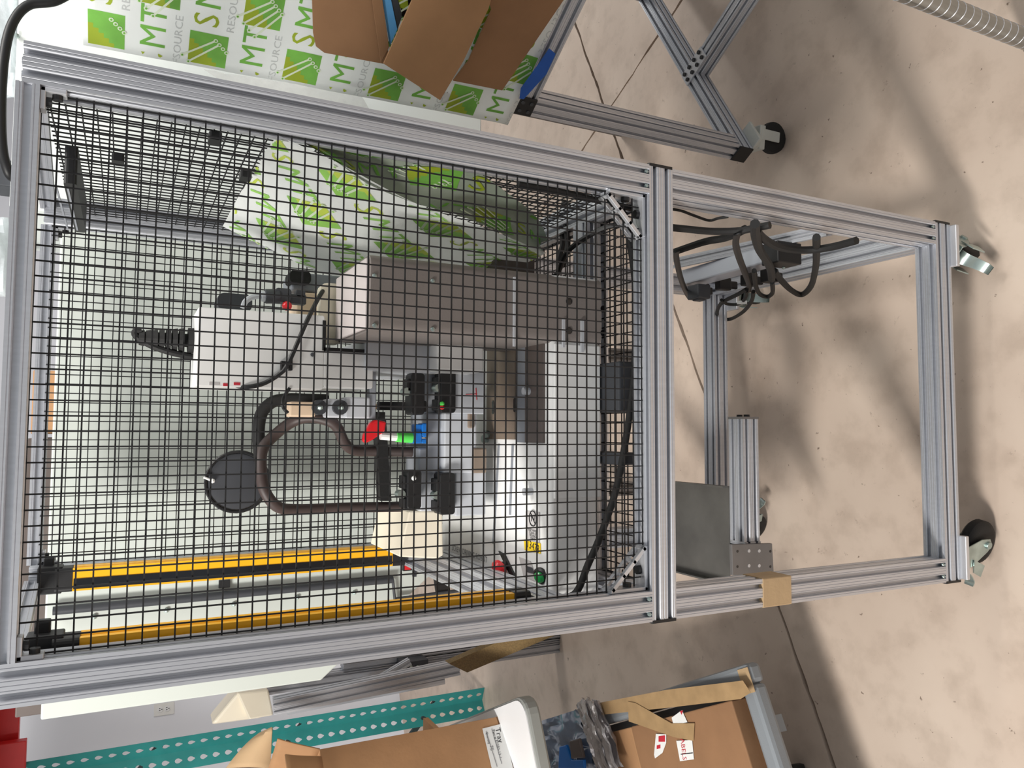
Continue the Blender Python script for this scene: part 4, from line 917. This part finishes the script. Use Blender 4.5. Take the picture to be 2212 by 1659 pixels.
# label carton on the table
k0 = onZ(1075, 1548, TZ); k1 = onZ(1110, 1659, TZ); ux = (k1-k0).normalized(); ux.z = 0; uy = Vector((-ux.y, ux.x, 0))
if uy.y < 0: uy = -uy
ht = onP(690, 1612, k0, uy).z-TZ
cb = thing('tray_carton', 'brown cardboard carton with a white written label standing on the table', 'box', k0)
def kp(u, v, z): return k0+ux*u+uy*v+up*z
t_ = .005; CW, CD = .42, .36
for nm, lo, hi in (('front_panel', (0, 0), (CW, t_)), ('back_panel', (0, CD-t_), (CW, CD)), ('side_panel', (0, t_), (t_, CD-t_)), ('side_panel', (CW-t_, t_), (CW, CD-t_))):
    P_ = [kp(lo[0], lo[1], .001), kp(hi[0], lo[1], .001), kp(hi[0], hi[1], .001), kp(lo[0], hi[1], .001)]; MB().hexa(P_, [p+up*ht for p in P_]).build(nm, M['card'], cb, bevel=.001)
P_ = [kp(0, 0, .001), kp(CW, 0, .001), kp(CW, CD, .001), kp(0, CD, .001)]; MB().hexa(P_, [p+up*.004 for p in P_]).build('bottom_panel', M['cardd'], cb)
def flap(name, a, b2, out, L_, m, curve=.0, n=6):
    rows_ = []
    for i in range(n+1):
        t = i/n; o_ = out*(L_*t)+up*(curve*sin(t*pi/2)); rows_.append([a.lerp(b2, j/6)+o_ for j in range(7)])
    return MB().grid(rows_).build(name, M[m], cb, smooth=True, solid=.004)
flap('flap', kp(0, 0, ht), kp(0, CD, ht), (ux*-.25+up*.55+uy*-.1).normalized(), .10, 'card', .02)
flap('flap', kp(.02, 0, ht), kp(CW, 0, ht), (uy*-.6+up*.8).normalized(), .09, 'card', .03)
flap('flap', kp(.02, CD, ht), kp(CW, CD, ht), (uy*.3+up*1).normalized(), .16, 'cardl', .02)
flap('flap', kp(CW, 0, ht), kp(CW, CD, ht), (ux*.7+up*.6).normalized(), .14, 'cardl', .02)
q = [onP(x, y, k0-uy*.001, uy) for x, y in ((1042, 1574), (1086, 1563), (1108, 1659), (1120, 1700), (1074, 1700), (1062, 1659))]
lb3 = MB().plate(q, -uy, .0006).build('address_label', M['label'], cb, label='white paper label')
mb = MB(); lx = (q[2]-q[1]).normalized(); ly = (q[1]-q[0]).normalized()
if ly.z < 0: pass
def lt(txt, px, py, sz, ink='ink'): 
    c_ = onP(px, py, k0-uy*.0022, uy); text_on(mb, txt, sz, c_, lx, ly, M[ink])
lt('Tray', 1078, 1588, .024); lt('Part #', 1068, 1586, .011); lt('23080-13-1', 1077, 1618, .012, 'gink'); lt('Quantity', 1054, 1594, .010); lt('75', 1062, 1616, .016, 'gink')
for a, b2 in (((1062, 1574), (1084, 1650)), ((1050, 1580), (1074, 1656))):
    p0, p1 = onP(*a, k0-uy*.0022, uy), onP(*b2, k0-uy*.0022, uy); mb.obox((p0+p1)/2, (p1-p0)/2, uy*.0003, ly*.0006, M['gink'])
o = mb.build('label_print', None, None); o.parent = lb3
# loose curved cardboard flap standing behind
bl = []
for i in range(9):
    t = i/8; A_ = onY(588-36*t*0-4*t, 1571+88*t, 1.55); x1 = 588-(100*(t**.62)); bl.append([A_, onY((588+x1)/2, 1571+86*t, 1.57), onY(x1, 1573+86*t, 1.60)])
lf = thing('curved_flap', 'pale brown curved cardboard piece standing up behind the labelled carton', 'cardboard', (bl[-1][0].x, 1.57, TZ))
MB().grid(bl).build('card_blade', M['cardl'], lf, smooth=True, solid=.004)
q = bl[-1]; MB().plate([q[0], q[2], Vector((q[2].x, q[2].y, TZ+.02)), Vector((q[0].x, q[0].y, TZ+.02))], (0, 1, 0), .004).build('card_body', M['card'], lf)
mb = MB(); mb.box((q[2].x-.05, 1.52, TZ+.001), (q[0].x+.03, 1.66, TZ+.02)); mb.build('card_base', M['card'], lf)

# grey moulded bin cart with cartons
BZ = .36
g0 = onZ(1612, 1432, BZ); g0.z = 0
bn = thing('bin_cart', 'grey moulded plastic bin cart at the bottom holding cartons', 'cart', (g0.x-.2, g0.y+.5, 0))
def gp(u, v, z): return g0+ta*u+tb_*v+up*z
BL, BW, rim = 1.25, .62, .05
for nm, u0, u1, v0, v1 in (('rim', 0, BL, 0, rim), ('rim', 0, BL, BW-rim, BW), ('rim', 0, rim, rim, BW-rim), ('rim', BL-rim, BL, rim, BW-rim)):
    P_ = [gp(u0, v0, BZ-.045), gp(u1, v0, BZ-.045), gp(u1, v1, BZ-.045), gp(u0, v1, BZ-.045)]; MB().hexa(P_, [p+up*.045 for p in P_]).build(nm, M['greyp'], bn, bevel=.012)
P_ = [gp(.052, .052, BZ-.075), gp(BL-.052, .052, BZ-.075), gp(BL-.052, BW-.052, BZ-.075), gp(.052, BW-.052, BZ-.075)]; MB().hexa(P_, [p+up*.02 for p in P_]).build('deck', M['greyp'], bn)
for v_ in (.15, BW-.15): MB().obox(gp(BL/2, v_, BZ-.062), ta*(BL/2-.02), tb_*.02, up*.016).build('cross_member', M['greyp'], bn)
for u, v in ((.32, .28), (BL-.1, .28), (.32, BW-.1), (BL-.1, BW-.1)):
    c_ = gp(u, v, .055); o1 = MB().lathe(c_-dA*.015, dA, [(0, .045), (.004, .054), (.026, .054), (.03, .045)], 18).build('wheel', M['rubber'], bn, smooth=True)
    MB().obox(gp(u, v, .104+(BZ-.18)/2), dA*.016, dB*.016, up*(BZ-.076-.104)/2).build('leg', M['steel'], bn)
MB().obox(gp(.02, .04, BZ+.0006), ta*.02, tb_*.03, up*.0006).build('tape_patch', M['mask'], bn, label='tan tape patch on the rim corner')
MB().obox(gp(.86, .022, BZ+.0006), ta*.02, tb_*.014, up*.0006).build('sticker', M['label'], bn, label='small white sticker on the rim')
# cartons inside
def carton(label, u0, u1, v0, v1, z0, z1, m):
    t = thing('carton', label, 'box', gp((u0+u1)/2, (v0+v1)/2, z0))
    P_ = [gp(u0, v0, z0), gp(u1, v0, z0), gp(u1, v1, z0), gp(u0, v1, z0)]; MB().hexa(P_, [p+up*(z1-z0) for p in P_]).build('body', M[m], t, bevel=.003)
    return t
k = carton('taped brown carton in the near end of the grey bin cart', .075, .56, .075, .54, BZ-.0545, BZ+.02, 'cardd')
ZT = BZ+.0212
def zt_(pts): return [onZ(x, y, ZT) for x, y in pts]
def tp_patch(name, pts, m, par, lift=0., label=None):
    q = [p+up*lift for p in zt_(pts)]; return MB().plate(q, up, .0008).build(name, M[m], par, label=label)
tp_patch('tape_strip', ((1285, 1520), (1440, 1490), (1605, 1470), (1622, 1496), (1600, 1510), (1450, 1528), (1290, 1545)), 'tape', k, 0, 'crumpled brown packing tape')
tp_patch('tape_strip', ((1358, 1515), (1374, 1518), (1452, 1562), (1502, 1562), (1500, 1600), (1458, 1592), (1360, 1558)), 'tape', k, .0024, 'peeling strip of brown tape')
tl = tp_patch('torn_label', ((1462, 1600), (1496, 1598), (1500, 1640), (1470, 1644)), 'label', k, .0012, 'torn white and red label')
tp_patch('torn_label', ((1418, 1585), (1440, 1586), (1440, 1604), (1432, 1626), (1416, 1638), (1414, 1630)), 'label', k, .0012)
tp_patch('torn_label', ((1452, 1550), (1474, 1534), (1486, 1560), (1456, 1566)), 'label', k, .0012)
mb = MB()
for pts in (((1424, 1590), (1438, 1588), (1438, 1602), (1424, 1602)), ((1420, 1610), (1428, 1608), (1428, 1616), (1420, 1618)), ((1470, 1536), (1477, 1534), (1474, 1544))): mb.plate([p+up*.0022 for p in zt_(pts)], up, .0003, M['rink'])
cl_ = onZ(1477, 1614, ZT); text_on(mb, 'LABELS', .026, cl_+up*.0024, onZ(1474, 1634, ZT)-onZ(1470, 1600, ZT), onZ(1484, 1614, ZT)-onZ(1470, 1616, ZT), M['rink'], .8)
mb.plate([p+up*.0022 for p in zt_(((1472, 1628), (1498, 1625), (1498, 1627), (1472, 1630)))], up, .0003, M['ink'])
o = mb.build('label_print', None, None); o.parent = tl
carton('second brown carton deeper in the grey bin cart under the plastic bags', .60, 1.16, .075, .54, BZ-.0545, BZ-.005, 'card')
# plastic bags
def bagsheet(name, pts, z, m, label, amp=.02, n=12):
    q = [onZ(x, y, z) for x, y in pts]; R_ = []
    for j in range(n+1):
        R_.append([(q[0].lerp(q[1], i/n)).lerp(q[3].lerp(q[2], i/n), j/n)+up*(amp*(.25+noise.noise(Vector((i*.55, j*.55, z*9)))+.6*noise.noise(Vector((i*1.7, j*1.3, z*3))))) for i in range(n+1)])
    mb = MB(); mb.grid(R_); lowr = [[p-up*(.02+.02*sin(pi*i/n)*sin(pi*j/n)) for i, p in enumerate(r_)] for j, r_ in enumerate(R_)]; mb.grid(lowr)
    nn = n+1
    return tag(mb.build(name, M[m], None, smooth=True), label, 'bag')
bagsheet('plastic_bag', ((1160, 1560), (1255, 1530), (1290, 1659), (1180, 1659)), BZ+.04, 'bag', 'clear bluish plastic bag lying in the grey bin cart', .02)
bagsheet('silver_bag', ((1246, 1522), (1262, 1505), (1318, 1659), (1290, 1659)), BZ+.055, 'foil', 'narrow crumpled silver bag between the clear bag and the carton', .012)
bagsheet('silver_bag', ((1268, 1512), (1284, 1516), (1336, 1659), (1312, 1659)), BZ+.05, 'foil', 'second crumpled silver bag edge touching the taped carton', .010)
q = [onZ(x, y, BZ+.07) for x, y in ((1214, 1612), (1228, 1608), (1240, 1640), (1266, 1640), (1268, 1659), (1212, 1659))]
tag(MB().plate(q, up, .012).build('blue_strap', M['bluec'], None, bevel=.003), 'folded blue strap on the clear plastic bag', 'strap')
q = [onZ(x, y, BZ+.072) for x, y in ((1236, 1600), (1256, 1594), (1266, 1636), (1240, 1638))]
tag(MB().plate(q, up, .012).build('brown_pouch', M['umber'], None, bevel=.003), 'small dark brown pouch beside the blue strap', 'pouch')

# ================================================================== TOP LEFT AND RIGHT DETAILS
pts = [onY(175, -30, .55), onY(120, 2, .55), (onY(60, 12, .55)), onY(25, 55, .55), onY(8, 130, .55), onY(2, 230, .55), onY(5, 320, .55), onY(18, 372, .56), onY(30, 385, .58)]
mb = MB(); mb.tube(spline(pts), .0085, 10); tag(mb.build('hanging_cable', M['black'], None, smooth=True), 'thick black cable arching in the top left corner of the photo', 'cable')
MB_ = MB(); p0 = onY(168, -6, 1.0); MB_.sphere((p0.x, 1.0, p0.z), .012, n=8)
# chrome shelf post at the far top right
PX_ = Vector((1.185, -.12, 0))
st = thing('chrome_post', 'grooved chrome shelving post in the top right corner of the photo', 'post', PX_)
mb = MB(); mb.tube([PX_+up*.03, PX_+up*1.9], .0205, 20); mb.build('tube', M['chrome'], st, smooth=True)
mb = MB(); mb.lathe(PX_, (0, 0, 1), [(0, .022), (.004, .024), (.02, .024), (.03, .0205)], 18); mb.build('foot', M['black'], st)
for k in range(36):
    mb = MB(); mb.lathe(PX_+up*(.06+k*.0254), (0, 0, 1), [(0, .0204), (.0008, .0212), (.002, .0212), (.0028, .0204)], 18); mb.build('groove_ring', M['alu_b'], st, smooth=True)

# bubble wrapped goods on top of the white machine, just inside the frame corner
def crumple(name, cpts, Y, m, label, amp=.03, n=10):
    q = [onY(x, y, Y) for x, y in cpts]; R_ = []
    for j in range(n+1):
        R_.append([(q[0].lerp(q[1], i/n)).lerp(q[3].lerp(q[2], i/n), j/n)+Vector((0, -amp*(.6*sin(pi*i/n)*sin(pi*j/n)+noise.noise(Vector((i*.7, j*.7, Y*5)))*.6), 0)) for i in range(n+1)])
    mb = MB(); mb.grid(R_)
    return tag(mb.build(name, M[m], None, smooth=True, solid=.012), label, 'packing')
crumple('bubble_wrap', ((-70, -40), (38, -40), (33, 210), (-70, 210)), 1.08, 'bubble', 'bubble wrapped bundle on top of the white panelled machine')
crumple('bubble_wrap', ((-70, 480), (14, 470), (16, 640), (-70, 640)), 1.3, 'bubble', 'clear bubble wrap peeping past the outer edge of the top rail')
tag(MB().box((.905, 1.10, zt2), (.97, 1.2, zt2+.06)).build('dark_block', M['dgrey'], None, bevel=.003), 'small dark block on top of the white machine beside the cable', 'block')
